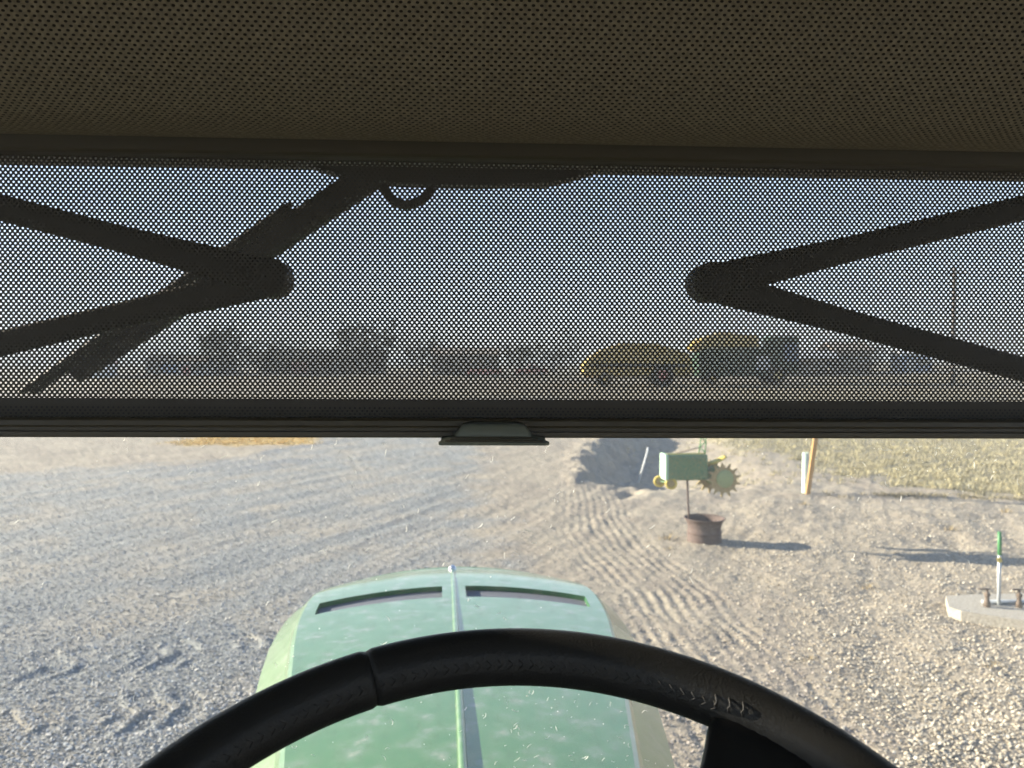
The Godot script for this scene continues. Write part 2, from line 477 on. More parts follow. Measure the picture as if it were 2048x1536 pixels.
func rock_mesh(seed_: int, flat: float) -> ArrayMesh:
	var r := RandomNumberGenerator.new()
	r.seed = seed_
	var g := (1.0 + sqrt(5.0)) / 2.0
	var pts := [Vector3(-1, g, 0), Vector3(1, g, 0), Vector3(-1, -g, 0), Vector3(1, -g, 0), Vector3(0, -1, g), Vector3(0, 1, g), Vector3(0, -1, -g), Vector3(0, 1, -g), Vector3(g, 0, -1), Vector3(g, 0, 1), Vector3(-g, 0, -1), Vector3(-g, 0, 1)]
	for k in 12:
		pts[k] = pts[k].normalized() * r.randf_range(0.6, 1.1) * Vector3(1, flat, r.randf_range(0.7, 1.0))
	var f := [[0, 11, 5], [0, 5, 1], [0, 1, 7], [0, 7, 10], [0, 10, 11], [1, 5, 9], [5, 11, 4], [11, 10, 2], [10, 7, 6], [7, 1, 8], [3, 9, 4], [3, 4, 2], [3, 2, 6], [3, 6, 8], [3, 8, 9], [4, 9, 5], [2, 4, 11], [6, 2, 10], [8, 6, 7], [9, 8, 1]]
	var st := sn()
	st.set_color(Color.WHITE)
	for t in f: tri(st, pts[t[2]], pts[t[1]], pts[t[0]])
	return done(st)

func scatter(called: String, label: String, category: String, mesh: Mesh, material: Material, items: Array) -> void:
	var mm := MultiMesh.new()
	mm.transform_format = MultiMesh.TRANSFORM_3D
	mm.use_colors = true
	mm.mesh = mesh
	mm.instance_count = items.size()
	for k in items.size():
		mm.set_instance_transform(k, items[k][0])
		mm.set_instance_color(k, items[k][1])
	var o := MultiMeshInstance3D.new()
	o.name = numbered(called)
	o.multimesh = mm
	o.material_override = material
	add_child(o)
	tag(o, label, category, "", "stuff")

func spot(xmin := -0.78, xmax := 0.78, ymin := 0.105, ymax := 0.56) -> Vector2:
	var y := rng.randf_range(ymin, ymax)
	var d := 2.5 / y
	return Vector2(rng.randf_range(xmin, xmax) * d, -d)

func build_stones() -> void:
	var grey := []
	var chips := []
	var k := 0
	while k < 170000:
		k += 1
		var p := spot()
		var d := -p.y
		var z := zones(p.x, p.y)
		var t := along(TRACK, p)
		var b := Basis.from_euler(Vector3(rng.randf_range(-0.6, 0.6), rng.randf() * TAU, rng.randf_range(-0.6, 0.6)))
		var big := pow(rng.randf(), 3.0)
		var roll := rng.randf()
		if roll < z.x:
			var s := lerpf(0.0045, 0.0165, big) * (1.0 + maxf(0, d - 9.0) * 0.03)
			var tone := rng.randf_range(0.28, 0.54)
			var warm := rng.randf()
			var col := Color(tone * 0.97, tone, tone * 0.99).lerp(Color(tone * 1.1, tone, tone * 0.88), warm * 0.8)
			grey.append([Transform3D(b.scaled(Vector3.ONE * s), Vector3(p.x, height(p.x, p.y, false) + s * 0.25, p.y)), col])
		elif roll < z.x + z.y * 0.85:
			var s := lerpf(0.006, 0.021, big) * (1.0 + maxf(0, d - 9.0) * 0.03)
			var tone := rng.randf_range(0.26, 0.58)
			var col := Color(tone * 1.1, tone * 0.93, tone * 0.68).lerp(Color(tone * 1.04, tone, tone * 0.88), rng.randf() * 0.7)
			chips.append([Transform3D(b.scaled(Vector3.ONE * s), Vector3(p.x, height(p.x, p.y, false) + s * 0.3, p.y)), col])
		elif z.z < 0.3 and rng.randf() < (0.22 if absf(t.y) > 0.6 else 0.4):
			var s := lerpf(0.005, 0.016, big) * (1.0 + maxf(0, d - 9.0) * 0.03)
			var tone := rng.randf_range(0.24, 0.42)
			grey.append([Transform3D(b.scaled(Vector3.ONE * s), Vector3(p.x, height(p.x, p.y, false) + s * 0.2, p.y)), Color(tone * 1.1, tone * 0.96, tone * 0.82)])
	scatter("gravel", "loose grey gravel spread over the yard road", "gravel", rock_mesh(1, 0.36), M.stone, grey)
	scatter("wood_chips", "pale tan chips and stones strewn right of the tyre tracks", "chips", rock_mesh(2, 0.32), M.stone, chips)

func tuft_mesh(seed_: int, blades: int, wide: float) -> ArrayMesh:
	var r := RandomNumberGenerator.new()
	r.seed = seed_
	var st := sn()
	st.set_color(Color.WHITE)
	for k in blades:
		var a := r.randf() * TAU
		var base := Vector3(cos(a), 0, sin(a)) * r.randf() * wide * 0.5
		var lean := Vector3(cos(a + r.randf_range(-0.8, 0.8)), 0, sin(a)) * r.randf_range(0.2, 0.9) * wide
		var h := r.randf_range(0.5, 1.0)
		var side := Vector3(-sin(a), 0, cos(a)) * 0.035
		var mid := base + lean * 0.4 + Vector3.UP * h * 0.65
		var tip := base + lean + Vector3.UP * h
		quad(st, base - side, mid - side * 0.8, mid + side * 0.8, base + side)
		tri(st, mid - side * 0.8, tip, mid + side * 0.8)
	return done(st)

func build_grass() -> void:
	var items := []
	for k in 26000:
		var p := spot(-0.3, 0.8, 0.05, 0.19)
		var z := zones(p.x, p.y)
		var keep := z.z
		if p.x > 3.6 and -p.y > 15.5: keep = maxf(keep, 0.10 + 0.25 * maxf(0, n_mid.get_noise_2d(p.x * 25.0, p.y * 25.0)))
		if rng.randf() > keep: continue
		var s := rng.randf_range(0.05, 0.14)
		var tone := rng.randf_range(0.7, 1.25)
		var col := Color(0.45, 0.39, 0.22).lerp(Color(0.33, 0.3, 0.19), rng.randf()) * tone
		items.append([Transform3D(Basis(Vector3.UP, rng.randf() * TAU).scaled(Vector3(1.3, 1, 1.3) * s), Vector3(p.x, height(p.x, p.y, false) - 0.005, p.y)), col])
	for k in 420:   # ragged darker fringe along the near edge of the grass
		var w := rng.randf()
		var p := Vector2(lerpf(5.9, 10.2, w) + rng.randfn() * 0.1, lerpf(-14.15, -13.7, w) + rng.randfn() * 0.16)
		if n_mid.get_noise_2d(p.x * 22.0, p.y * 5.0) < -0.05: continue
		items.append([Transform3D(Basis(Vector3.UP, rng.randf() * TAU).scaled(Vector3(1.5, 0.8, 1.5) * rng.randf_range(0.05, 0.1)), Vector3(p.x, height(p.x, p.y, false) - 0.005, p.y)), Color(0.26, 0.22, 0.13) * rng.randf_range(0.7, 1.2)])
	scatter("dry_grass", "field of short dry yellow grass beyond the wooden stake", "grass", tuft_mesh(4, 9, 1.0), M.grass, items)
	var hay := []
	for k in 2500:
		var p := Vector2(rng.randf_range(-11, -5), rng.randf_range(-31, -22.5))
		if rng.randf() > zones(p.x, p.y).w: continue
		hay.append([Transform3D(Basis(Vector3.UP, rng.randf() * TAU).scaled(Vector3(1.6, 0.8, 1.6) * rng.randf_range(0.06, 0.12)), Vector3(p.x, height(p.x, p.y, false), p.y)), Color(0.66, 0.46, 0.15) * rng.randf_range(0.8, 1.15)])
	scatter("golden_stubble", "strip of golden yellow stubble across the gravel road", "grass", tuft_mesh(5, 9, 1.0), M.grass, hay)

# ---------------------------------------------------------------- tractor
func hood_row(fc: float) -> Array:   # half width of the top, half width outside, forward place of the outside edge
	var wi := curve1([Vector2(0.7, 0.19), Vector2(1.0, 0.24), Vector2(1.26, 0.287), Vector2(1.5, 0.329), Vector2(1.75, 0.366), Vector2(1.95, 0.392), Vector2(2.15, 0.413), Vector2(2.3, 0.423), Vector2(2.43, 0.427), Vector2(2.53, 0.42), Vector2(2.62, 0.405), Vector2(2.68, 0.386), Vector2(2.72, 0.363)], fc)
	var we := curve1([Vector2(0.7, 0.29), Vector2(1.0, 0.33), Vector2(1.26, 0.375), Vector2(1.5, 0.416), Vector2(1.75, 0.455), Vector2(1.95, 0.484), Vector2(2.15, 0.507), Vector2(2.3, 0.514), Vector2(2.43, 0.515), Vector2(2.53, 0.507), Vector2(2.62, 0.49), Vector2(2.68, 0.467), Vector2(2.72, 0.44)], fc)
	return [wi, we, fc]

const RIDGE := 0.027
func hood_point(fc: float, s: float) -> Vector3:   # s: -1..1 across the top
	var w: float = hood_row(fc)[0]
	var f := fc - 0.13 * smoothstep(1.6, 2.45, fc) * s * s
	var nose := 0.02 * smoothstep(2.5, 2.75, fc)
	return Vector3(RIDGE + w * s, -(0.575 + 0.05 * f) - 0.018 * s * s - nose, -f)

func build_tractor() -> Node3D:
	var t := thing("tractor", "green tractor with dusty ridged hood, seen from its driver's seat", "tractor", Vector3.ZERO)
	# hood top with two real slots
	var fs := []
	for k in 31: fs.append(lerpf(0.75, 2.24, k / 30.0))
	for f in [2.285, 2.33, 2.375, 2.42, 2.47, 2.53, 2.58, 2.62, 2.66, 2.69, 2.72]: fs.append(f)
	var ss := []
	for k in 25: ss.append(lerpf(-1.0, 1.0, k / 24.0))
	var inslot := func(a: float, b: float, f0: float, f1: float) -> bool:
		var lo := minf(absf(a), absf(b)); var hi := maxf(absf(a), absf(b))
		return f0 >= 2.239 and f1 <= 2.376 and lo > 0.08 and hi < 0.925
	var st := sn(true)
	for j in fs.size() - 1:
		for i in ss.size() - 1:
			if inslot.call(ss[i], ss[i + 1], fs[j], fs[j + 1]): continue
			quad(st, hood_point(fs[j], ss[i]), hood_point(fs[j + 1], ss[i]), hood_point(fs[j + 1], ss[i + 1]), hood_point(fs[j], ss[i + 1]))
	var hood := part("hood", done(st), M.paint, t, HOOD)
	hood.set_meta("label", "dusty green hood top with two slots and a centre ridge")
	# bevelled shoulders and sides
	for sd in [-1.0, 1.0]:
		var sh := sn(false)
		var wall := sn(true)
		var prev := []
		for f in fs:
			var r := hood_row(f)
			var p := hood_point(f, sd)
			var fo: float = f - 0.03 * smoothstep(2.2, 2.6, f)
			var drop := -(0.575 + 0.05 * fo)
			var o := Vector3(RIDGE + sd * r[1], drop - 0.105, -fo)
			var lip := p.lerp(o, 0.1) + Vector3(0, 0.003, 0)
			var mid := p.lerp(o, 0.2) + Vector3(0, -0.004, 0)
			var low := Vector3(RIDGE + sd * (r[1] + 0.012), drop - 0.17, -fo)
			var deep := Vector3(RIDGE + sd * (r[1] + 0.0), drop - 0.62, -fo)
			var cur := [p, lip, mid, o, low, deep]
			if prev:
				for k in 3: quad(sh, prev[k], cur[k], cur[k + 1], prev[k + 1])
				for k in [3, 4]: quad(wall, prev[k], cur[k], cur[k + 1], prev[k + 1])
			prev = cur
		part("hood_shoulder", done(sh), M.paint, hood)
		part("side_panel", done(wall), M.paint, hood)
	# nose cap
	var nose := sn(true)
	var rows := []
	for row in 5:
		var line := []
		for k in 33:
			var s := lerpf(-1.0, 1.0, k / 32.0)
			var a := hood_point(2.72, s)
			var tgt := Vector3(RIDGE + 0.385 * s, -0.742 - 0.03 * s * s, -(2.775 - 0.115 * s * s))
			var v: Vector3
			match row:
				0: v = a
				1: v = a.lerp(tgt, 0.5) + Vector3(0, 0.002, 0)
				2: v = tgt
				3: v = tgt + Vector3(0.01 * s, -0.05, -0.035)
				_: v = tgt + Vector3(0.02 * s, -0.6, -0.06)
			line.append(v)
		rows.append(line)
	for j in 4:
		for k in 32: quad(nose, rows[j][k], rows[j + 1][k], rows[j + 1][k + 1], rows[j][k + 1])
	# close the corner between nose and shoulder
	for sd in [-1.0, 1.0]:
		var e := 32 if sd > 0 else 0
		var r := hood_row(2.72)
		var drop := -(0.575 + 0.05 * 2.69)
		var o := Vector3(RIDGE + sd * r[1], drop - 0.105, -2.69)
		quad(nose, rows[0][e], rows[2][e], o + Vector3(-sd * 0.005, 0, -0.03), o)
		quad(nose, rows[2][e], rows[4][e], o + Vector3(0, -0.55, 0), o)
	part("hood_nose", done(nose), M.paint_clean, hood)
	# centre ridge
	var rg := sn(true)
	var rr := []
	for k in 21:
		var f := lerpf(0.78, 2.66, k / 20.0)
		var h := lerpf(0.0095, 0.0025, smoothstep(1.1, 2.66, f))
		var p := hood_point(f, 0.0)
		rr.append(PackedVector3Array([p + Vector3(-0.009, -0.002, 0), p + Vector3(-0.005, h * 0.8, 0), p + Vector3(-0.002, h, 0), p + Vector3(0.003, h, 0), p + Vector3(0.0055, h * 0.8, 0), p + Vector3(0.009, -0.002, 0)]))
	loft(rg, rr, true)
	part("centre_ridge", done(rg), M.paint, hood)
	# slot wells
	for sd in [-1.0, 1.0]:
		var well := sn(false)
		var floor_ := sn(false)
		var cells := []
		for i in ss.size():
			var s: float = ss[i]
			if s * sd > 0.08 and absf(s) < 0.925: cells.append(s)
		cells.sort()
		var dn := Vector3(0, -0.015, 0)
		for i in cells.size() - 1:
			for e in [2.24, 2.375]:
				var a := hood_point(e, cells[i]); var b := hood_point(e, cells[i + 1])
				quad(well, a, b, b + dn, a + dn)
			quad(floor_, hood_point(2.24, cells[i]) + dn * 0.98, hood_point(2.375, cells[i]) + dn * 0.98, hood_point(2.375, cells[i + 1]) + dn * 0.98, hood_point(2.24, cells[i + 1]) + dn * 0.98)
		for s in [cells[0], cells[-1]]:
			var a := hood_point(2.24, s); var b := hood_point(2.375, s)
			quad(well, a, b, b + dn, a + dn)
		part("slot_well", done(well), M.paint_clean, hood)
		part("slot_grille", done(floor_), M.grille, hood)
	var em := sn(true)
	var ep := hood_point(2.70, 0.0)
	lathe(em, [Vector2(0.03, -0.006), Vector2(0.026, 0.006), Vector2(0.016, 0.016), Vector2(0.006, 0.021), Vector2(0.0005, 0.022)], 20, Transform3D(Basis.from_scale(Vector3(0.5, 0.65, 0.5)), ep))
	part("emblem", done(em), M.emblem, hood)
	# chassis, cab shell
	part("chassis", box_mesh(Vector3(0.5, 0.45, 3.6), 0.03, Vector3(0.02, -1.55, -1.1)), M.black, t, HOOD)
	for sd in [-1.0, 1.0]:
		for w in [[1.75, 0.56, 0.36, 0.82], [-0.75, 0.85, 0.5, 0.95]]:
			var wh := sn(true)
			var wr: float = w[1]; var ww: float = w[2]
			lathe(wh, [Vector2(0.05, -ww * 0.3), Vector2(wr * 0.55, -ww * 0.32), Vector2(wr * 0.6, -ww / 2), Vector2(wr * 0.92, -ww / 2), Vector2(wr, -ww * 0.38), Vector2(wr, ww * 0.38), Vector2(wr * 0.92, ww / 2), Vector2(wr * 0.6, ww / 2), Vector2(wr * 0.55, ww * 0.32), Vector2(0.05, ww * 0.3)], 36, Transform3D(Basis(Vector3.BACK, PI / 2), Vector3(sd * w[3], wr - 2.5 + 0.0, -w[0])))
			part("wheel", done(wh), M.tyre, t, HOOD)
	var c := CAB
	part("roof", box_mesh(Vector3(1.9, 0.12, 2.0), 0.04, Vector3(0, 0.47, -0.15)), M.paint_clean, t, c)
	part("front_header", box_mesh(Vector3(1.76, 0.15, 0.08), 0.015, Vector3(0, 0.337, -1.06)), M.arm, t, c)
	part("header_trim", trim_mesh(), M.trim, t, c)
	for sd in [-1.0, 1.0]:
		part("front_pillar", box_mesh(Vector3(0.07, 1.75, 0.09), 0.02, Vector3(sd * 0.86, -0.46, -1.02)), M.trim, t, c)
		part("rear_pillar", box_mesh(Vector3(0.09, 1.75, 0.12), 0.02, Vector3(sd * 0.86, -0.46, 0.72)), M.trim, t, c)
		part("door_pillar", box_mesh(Vector3(0.07, 1.75, 0.08), 0.02, Vector3(sd * 0.86, -0.46, 0.05)), M.trim, t, c)
		part("roof_rail", box_mesh(Vector3(0.07, 0.1, 1.9), 0.02, Vector3(sd * 0.86, 0.37, -0.15)), M.trim, t, c)
		part("door_panel", box_mesh(Vector3(0.06, 0.75, 1.8), 0.02, Vector3(sd * 0.86, -0.96, -0.15)), M.trim, t, c)
		part("side_glass", box_mesh(Vector3(0.005, 0.95, 1.72), 0.0, Vector3(sd * 0.865, -0.12, -0.15)), M.glass, t, c)
	# rear view mirror on its arm outside the left door
	var mir := part("side_mirror", box_mesh(Vector3(0.25, 0.44, 0.1), 0.03, Vector3(-1.25, 0.009, -0.76), Basis(Vector3.UP, deg_to_rad(40))), M.black, t, c)
	part("mirror_glass", box_mesh(Vector3(0.21, 0.38, 0.004), 0.0, Vector3(-1.25, 0.009, -0.76) + Basis(Vector3.UP, deg_to_rad(40)) * Vector3(0, 0, 0.052), Basis(Vector3.UP, deg_to_rad(40))), M.mirror, mir)
	part("mirror_arm", tube_mesh([Vector3(-0.86, -0.3, -1.02), Vector3(-1.22, -0.32, -0.85), Vector3(-1.25, -0.15, -0.77)], 0.014, 8), M.black, mir)
	part("rear_panel", box_mesh(Vector3(1.7, 0.9, 0.06), 0.02, Vector3(0, -0.88, 0.74)), M.trim, t, c)
	part("rear_glass", box_mesh(Vector3(1.64, 0.85, 0.005), 0.0, Vector3(0, -0.02, 0.74)), M.glass, t, c)
	part("cab_floor", box_mesh(Vector3(1.76, 0.06, 1.85), 0.01, Vector3(0, -1.34, -0.15)), M.black, t, c)
	part("dashboard", box_mesh(Vector3(1.0, 0.55, 0.3), 0.05, Vector3(0, -0.92, -0.86)), M.black, t, c)
	part("cowl", box_mesh(Vector3(1.68, 0.5, 0.07), 0.02, Vector3(0, -1.08, -1.05)), M.black, t, c)
	build_headliner(t)
	# windshield with dried specks
	var ws := part("windshield", box_mesh(Vector3(1.66, 1.09, 0.005), 0.0, Vector3(0, -0.29, -0.985)), M.windshield, t, c)
	ws.set_meta("label", "dusty windshield with dried specks and fibres")
	build_specks(ws)
	# steering column
	part("steering_column", tube_mesh([WHEEL * Vector3(0, -0.035, 0), WHEEL * Vector3(0, -0.3, 0), WHEEL * Vector3(0, -0.75, -0.1)], [0.035, 0.045, 0.06], 20), M.black, t)
	# wiper motor cover and hose, outside the glass above the shade
	var cov := PackedVector2Array([Vector2(-0.24, 0.26), Vector2(-0.206, 0.2445), Vector2(-0.155, 0.232), Vector2(-0.103, 0.2275), Vector2(-0.01, 0.2265), Vector2(0.0865, 0.2295), Vector2(0.12, 0.2375), Vector2(0.1458, 0.2455), Vector2(0.19, 0.26)])
	var cs := sn()
	prism(cs, cov, -1.03, -1.0)
	part("wiper_motor_cover", done(cs), M.arm, t, c)
	var hp := []
	for q in [[-0.128, 0.24], [-0.1235, 0.226], [-0.1125, 0.209], [-0.0931, 0.2028], [-0.0704, 0.2129], [-0.0574, 0.2325], [-0.05, 0.25]]: hp.append(Vector3(q[0], q[1], -1.02))
	part("washer_hose", tube_mesh(smooth_path(hp, 5), 0.0065, 8), M.wiper, t, c)
	return t

func smooth_path(pts: Array, n: int) -> Array:
	var out := []
	for i in pts.size() - 1:
		var p0: Vector3 = pts[maxi(i - 1, 0)]; var p1: Vector3 = pts[i]; var p2: Vector3 = pts[i + 1]; var p3: Vector3 = pts[mini(i + 2, pts.size() - 1)]
		for k in n: out.append(p1.cubic_interpolate(p2, p0, p3, float(k) / n))
	out.append(pts[-1])
	return out

func extrude_x(st: SurfaceTool, prof: Array, x0: float, x1: float, n := 1) -> void:   # prof: Vector2(forward, up)
	for i in prof.size() - 1:
		for k in n:
			var a := lerpf(x0, x1, float(k) / n); var b := lerpf(x0, x1, float(k + 1) / n)
			quad(st, Vector3(a, prof[i].y, -prof[i].x), Vector3(a, prof[i + 1].y, -prof[i + 1].x), Vector3(b, prof[i + 1].y, -prof[i + 1].x), Vector3(b, prof[i].y, -prof[i].x))

func trim_mesh() -> ArrayMesh:
	var st := sn()
	extrude_x(st, [Vector2(0.72, 0.205), Vector2(0.676, 0.205), Vector2(0.674, 0.203), Vector2(0.684, 0.1805), Vector2(0.6865, 0.1785), Vector2(0.69, 0.178), Vector2(0.72, 0.178), Vector2(0.72, 0.205)], -0.83, 0.83)
	return done(st)

func build_headliner(t: Node3D) -> void:
	# padded roll across the front of the ceiling, knitted fabric with open gaps over a dark backing
	var r := 0.095
	var ctr := Vector2(0.6265, 0.2745)
	var pitch := 0.00566
	var a0 := deg_to_rad(-50.0)   # from straight down, forwards negative
	var surf := func(u: float, v: float, lift: float) -> Vector3:
		var a := a0 + v / r
		var rad := r + lift
		return Vector3(u, ctr.y - cos(a) * rad, -(ctr.x - sin(a) * rad))
	var cols := 250
	var rows := 84
	var m := perforated(cols, rows, pitch, pitch * 0.5, pitch * 0.235, pitch * 0.16, 0.0005, surf)
	var hl := part("headliner", m, M.headliner, t, CAB)
	hl.set_meta("label", "tan knitted headliner roll above the sun shade")
	var bk := sn(true)
	var prof := []
	for k in 41:
		var a := a0 + (float(k) / 40.0) * (rows * pitch * 0.5 / r)
		prof.append(Vector2(ctr.x - sin(a) * (r - 0.0022), ctr.y - cos(a) * (r - 0.0022)))
	extrude_x(bk, prof, -0.8, 0.8)
	part("backing", done(bk), M.backing, hl)
	var ce := sn()
	box(ce, Transform3D(Basis.IDENTITY, Vector3(0, 0.385, 0.13)), Vector3(1.7, 0.03, 1.26), 0.005)
	part("ceiling_panel", done(ce), M.headliner, t, CAB)
	var fill := sn()
	box(fill, Transform3D(Basis.IDENTITY, Vector3(0, 0.335, -0.86)), Vector3(1.66, 0.13, 0.28), 0.01)
	part("header_filler", done(fill), M.trim, t, CAB)

func build_specks(ws: MeshInstance3D) -> void:
	var st := sn()
	var r := RandomNumberGenerator.new()
	r.seed = 77
	for k in 900:
		var c := Vector3(r.randf_range(-0.68, 0.74), r.randf_range(-0.56, 0.1), -0.981)
		if r.randf() < 0.45: c.x = r.randf_range(-0.7, 0.1)
		if k >= 760:   # cluster at the upper right and over the hood
			c = Vector3(0.6 + r.randfn() * 0.05, -0.13 + r.randfn() * 0.02 , -0.981) if k < 830 else Vector3(r.randf_range(0.03, 0.2), r.randf_range(-0.54, -0.4), -0.981)
		if r.randf() < 0.5:
			# dried drop: tiny irregular fleck
			var g := r.randf_range(0.0004, 0.0009)
			var e := []
			for d in [Vector3.RIGHT, Vector3.UP, Vector3.LEFT, Vector3.DOWN]: e.append(c + d * g * r.randf_range(0.6, 1.3))
			for q in 4:
				tri(st, e[q], e[(q + 1) % 4], c + Vector3(0, 0, g))
				tri(st, e[(q + 1) % 4], e[q], c - Vector3(0, 0, g))
		else:
			# curved fibre
			var a := r.randf() * TAU
			var bend := r.randf_range(-2.2, 2.2)
			var l := r.randf_range(0.002, 0.011)
			var w := r.randf_range(0.0002, 0.00042)
			var pts := [c]
			for q in 5:
				pts.append(pts[-1] + Vector3(cos(a), sin(a), r.randf_range(-0.05, 0.25)) * l / 5.0)
				a += bend / 5.0 + r.randf_range(-0.4, 0.4)
			tube(st, pts, [w * 0.4, w, w, w, w * 0.8, w * 0.3], 4, true)
	var o := part("dried_specks", done(st), M.speck, ws)
	o.set_meta("kind", "stuff")

# ---------------------------------------------------------------- sun shade
func build_shade() -> void:
	var t := thing("sun_shade", "dark perforated roller sun shade pulled half down across the windshield", "sun shade", Vector3.ZERO)
	t.transform = CAB
	var p := 0.00443
	var q := 0.00267
	var top := 0.192
	var sheet := func(u: float, v: float, _l: float) -> Vector3:
		return Vector3(u, top - v, -0.7 - 0.003 * sin(clampf(v / 0.25, 0, 1) * PI))
	var skip := func(c: Vector2) -> bool:
		var v := top - c.y
		return v < -0.0352 and v > -0.0428
	var m := perforated(300, 92, p, q, 0.00099, 0.00097, 0.0, sheet, skip)
	var pan := part("perforated_panel", m, M.shade, t)
	pan.set_meta("label", "black perforated fabric with fine staggered holes")
	part("hem_strip", box_mesh(Vector3(1.32, 0.022, 0.003), 0.0, Vector3(0, -0.0462, -0.7095)), M.core, t)
	# pull bar with grooves
	var bar := sn()
	extrude_x(bar, [Vector2(0.71, -0.0515), Vector2(0.690, -0.0515), Vector2(0.6862, -0.0535), Vector2(0.6852, -0.0575), Vector2(0.6862, -0.0585), Vector2(0.6854, -0.0595), Vector2(0.685, -0.0615), Vector2(0.6885, -0.0618), Vector2(0.6885, -0.0628), Vector2(0.6848, -0.0632), Vector2(0.6848, -0.0668), Vector2(0.6862, -0.0682), Vector2(0.71, -0.0682), Vector2(0.71, -0.0515)], -0.67, 0.67)
	part("pull_bar", done(bar), M.rail, t)
	# handle: ears, raised grip and a ribbed underside
	var h := sn(true)
	var rings := []
	for e in [[-0.0455, 0.1, 0.0], [-0.0445, 0.6, 0.0], [-0.036, 0.75, 0.05], [-0.0305, 0.95, 0.55], [-0.027, 1.0, 0.9], [-0.02, 1.0, 1.0], [0.0, 1.0, 1.0], [0.02, 1.0, 1.0], [0.027, 1.0, 0.9], [0.0305, 0.95, 0.55], [0.036, 0.75, 0.05], [0.0445, 0.6, 0.0], [0.0455, 0.1, 0.0]]:
		var x: float = e[0] + 0.0135
		var y1: float = lerpf(-0.0665, -0.0535, e[2])
		var z1: float = lerpf(-0.672, -0.660, e[1])
		rings.append(PackedVector3Array([Vector3(x, y1, -0.686), Vector3(x, y1 - 0.0006, z1 - 0.004), Vector3(x, y1 - 0.003, z1 - 0.0005), Vector3(x, -0.069, z1 + 0.002), Vector3(x, -0.0705, z1), Vector3(x, -0.071, -0.686)]))
	loft(h, rings, true)
	var hd := part("handle", done(h), M.handle, t)
	hd.set_meta("label", "grey green pull handle with ribbed underside")
	var lipst := sn()
	prism(lipst, PackedVector2Array([Vector2(-0.034, 0.0), Vector2(0.034, 0.0), Vector2(0.0462, 0.026), Vector2(0.0455, 0.029), Vector2(0.043, 0.030), Vector2(-0.043, 0.030), Vector2(-0.0455, 0.029), Vector2(-0.0462, 0.026)]), 0.0, 0.0022, Transform3D(Basis(Vector3.RIGHT, deg_to_rad(8)) * Basis(Vector3.RIGHT, Vector3.BACK, Vector3.DOWN), Vector3(0.0135, -0.0635, -0.668)))
	part("finger_lip", done(lipst), M.handle, hd)
	for k in 4:
		part("grip_rib", box_mesh(Vector3(0.058 + k * 0.008, 0.0016, 0.0024), 0.0005, Vector3(0.0135, -0.0642 - k * 0.00087, -0.662 + k * 0.0062)), M.rail, hd)
	# folding arms behind the fabric
	for a in [[Vector2(-0.1962, 0.077), Vector2(-0.4426, 0.1393), Vector2(-0.4442, 0.0155), -1.0], [Vector2(0.2221, 0.0771), Vector2(0.5335, 0.153), Vector2(0.5376, -0.0032), 1.0]]:
		var el: Vector2 = a[0]
		for k in [1, 2]:
			var far: Vector2 = a[k]
			var d := (far - el).normalized()
			var length := 0.45
			var z: float = -0.736 - 0.016 * (k - 1)
			var pts := []
			var rad := []
			for s in 10:
				var w := s / 9.0
				pts.append(Vector3(el.x + d.x * length * w, el.y + d.y * length * w, z))
				rad.append(lerpf(0.0165, 0.0122, smoothstep(0.0, 0.35, w)))
			var st := sn(true)
			# flattened tube
			var rr := []
			for s in pts.size():
				var nrm := Vector3(-d.y, d.x, 0)
				rr.append(ring(pts[s], nrm * rad[s], Vector3(0, 0, 0.007), 14))
			loft(st, rr, true)
			part("folding_arm", done(st), M.arm, t)
		var kn := sn(true)
		lathe(kn, [Vector2(0.001, -0.019), Vector2(0.0165, -0.018), Vector2(0.0185, -0.015), Vector2(0.0185, 0.015), Vector2(0.0165, 0.018), Vector2(0.001, 0.019)], 24, Transform3D(Basis(Vector3.RIGHT, PI / 2), Vector3(el.x, el.y, -0.744)))
		part("elbow_joint", done(kn), M.arm, t)

func build_wiper() -> void:
	var t := thing("windshield_wiper", "black windshield wiper slanting down left behind the sun shade", "wiper", Vector3.ZERO)
	t.transform = CAB
	var z := -1.01
	part("wiper_arm", tube_mesh([Vector3(-0.118, 0.252, z - 0.01), Vector3(-0.145, 0.2365, z - 0.01), Vector3(-0.33, 0.1105, z - 0.012), Vector3(-0.52, -0.018, z - 0.012)], [0.02, 0.02, 0.0185, 0.015], 12), M.wiper, t)
	var bl := sn()
	var d := Vector2(-0.5662 + 0.2381, -0.0438 - 0.191)
	var c := Vector2(-0.4021, 0.0736)
	box(bl, Transform3D(Basis(Vector3.BACK, d.angle()), Vector3(c.x - 0.002, c.y + 0.003, z + 0.004)), Vector3(d.length(), 0.016, 0.014), 0.003)
	part("blade_carrier", done(bl), M.wiper, t)
	var rb := sn()
	box(rb, Transform3D(Basis(Vector3.BACK, d.angle()), Vector3(c.x - 0.002, c.y + 0.003, z + 0.016)), Vector3(d.length() * 1.02, 0.005, 0.012), 0.001)
	part("rubber_blade", done(rb), M.black, t)
	var pv := sn(true)
	lathe(pv, [Vector2(0.001, -0.02), Vector2(0.022, -0.018), Vector2(0.022, 0.014), Vector2(0.001, 0.018)], 18, Transform3D(Basis(Vector3.RIGHT, PI / 2), Vector3(-0.115, 0.255, z - 0.01)))
	part("pivot", done(pv), M.wiper, t)

# ---------------------------------------------------------------- steering wheel
const WR := 0.195
const TR := 0.0140
func rim_point(th: float, ph: float, r: float) -> Vector3:
	var rr := WR + r * cos(ph)
	return Vector3(rr * sin(th), r * sin(ph), -rr * cos(th))

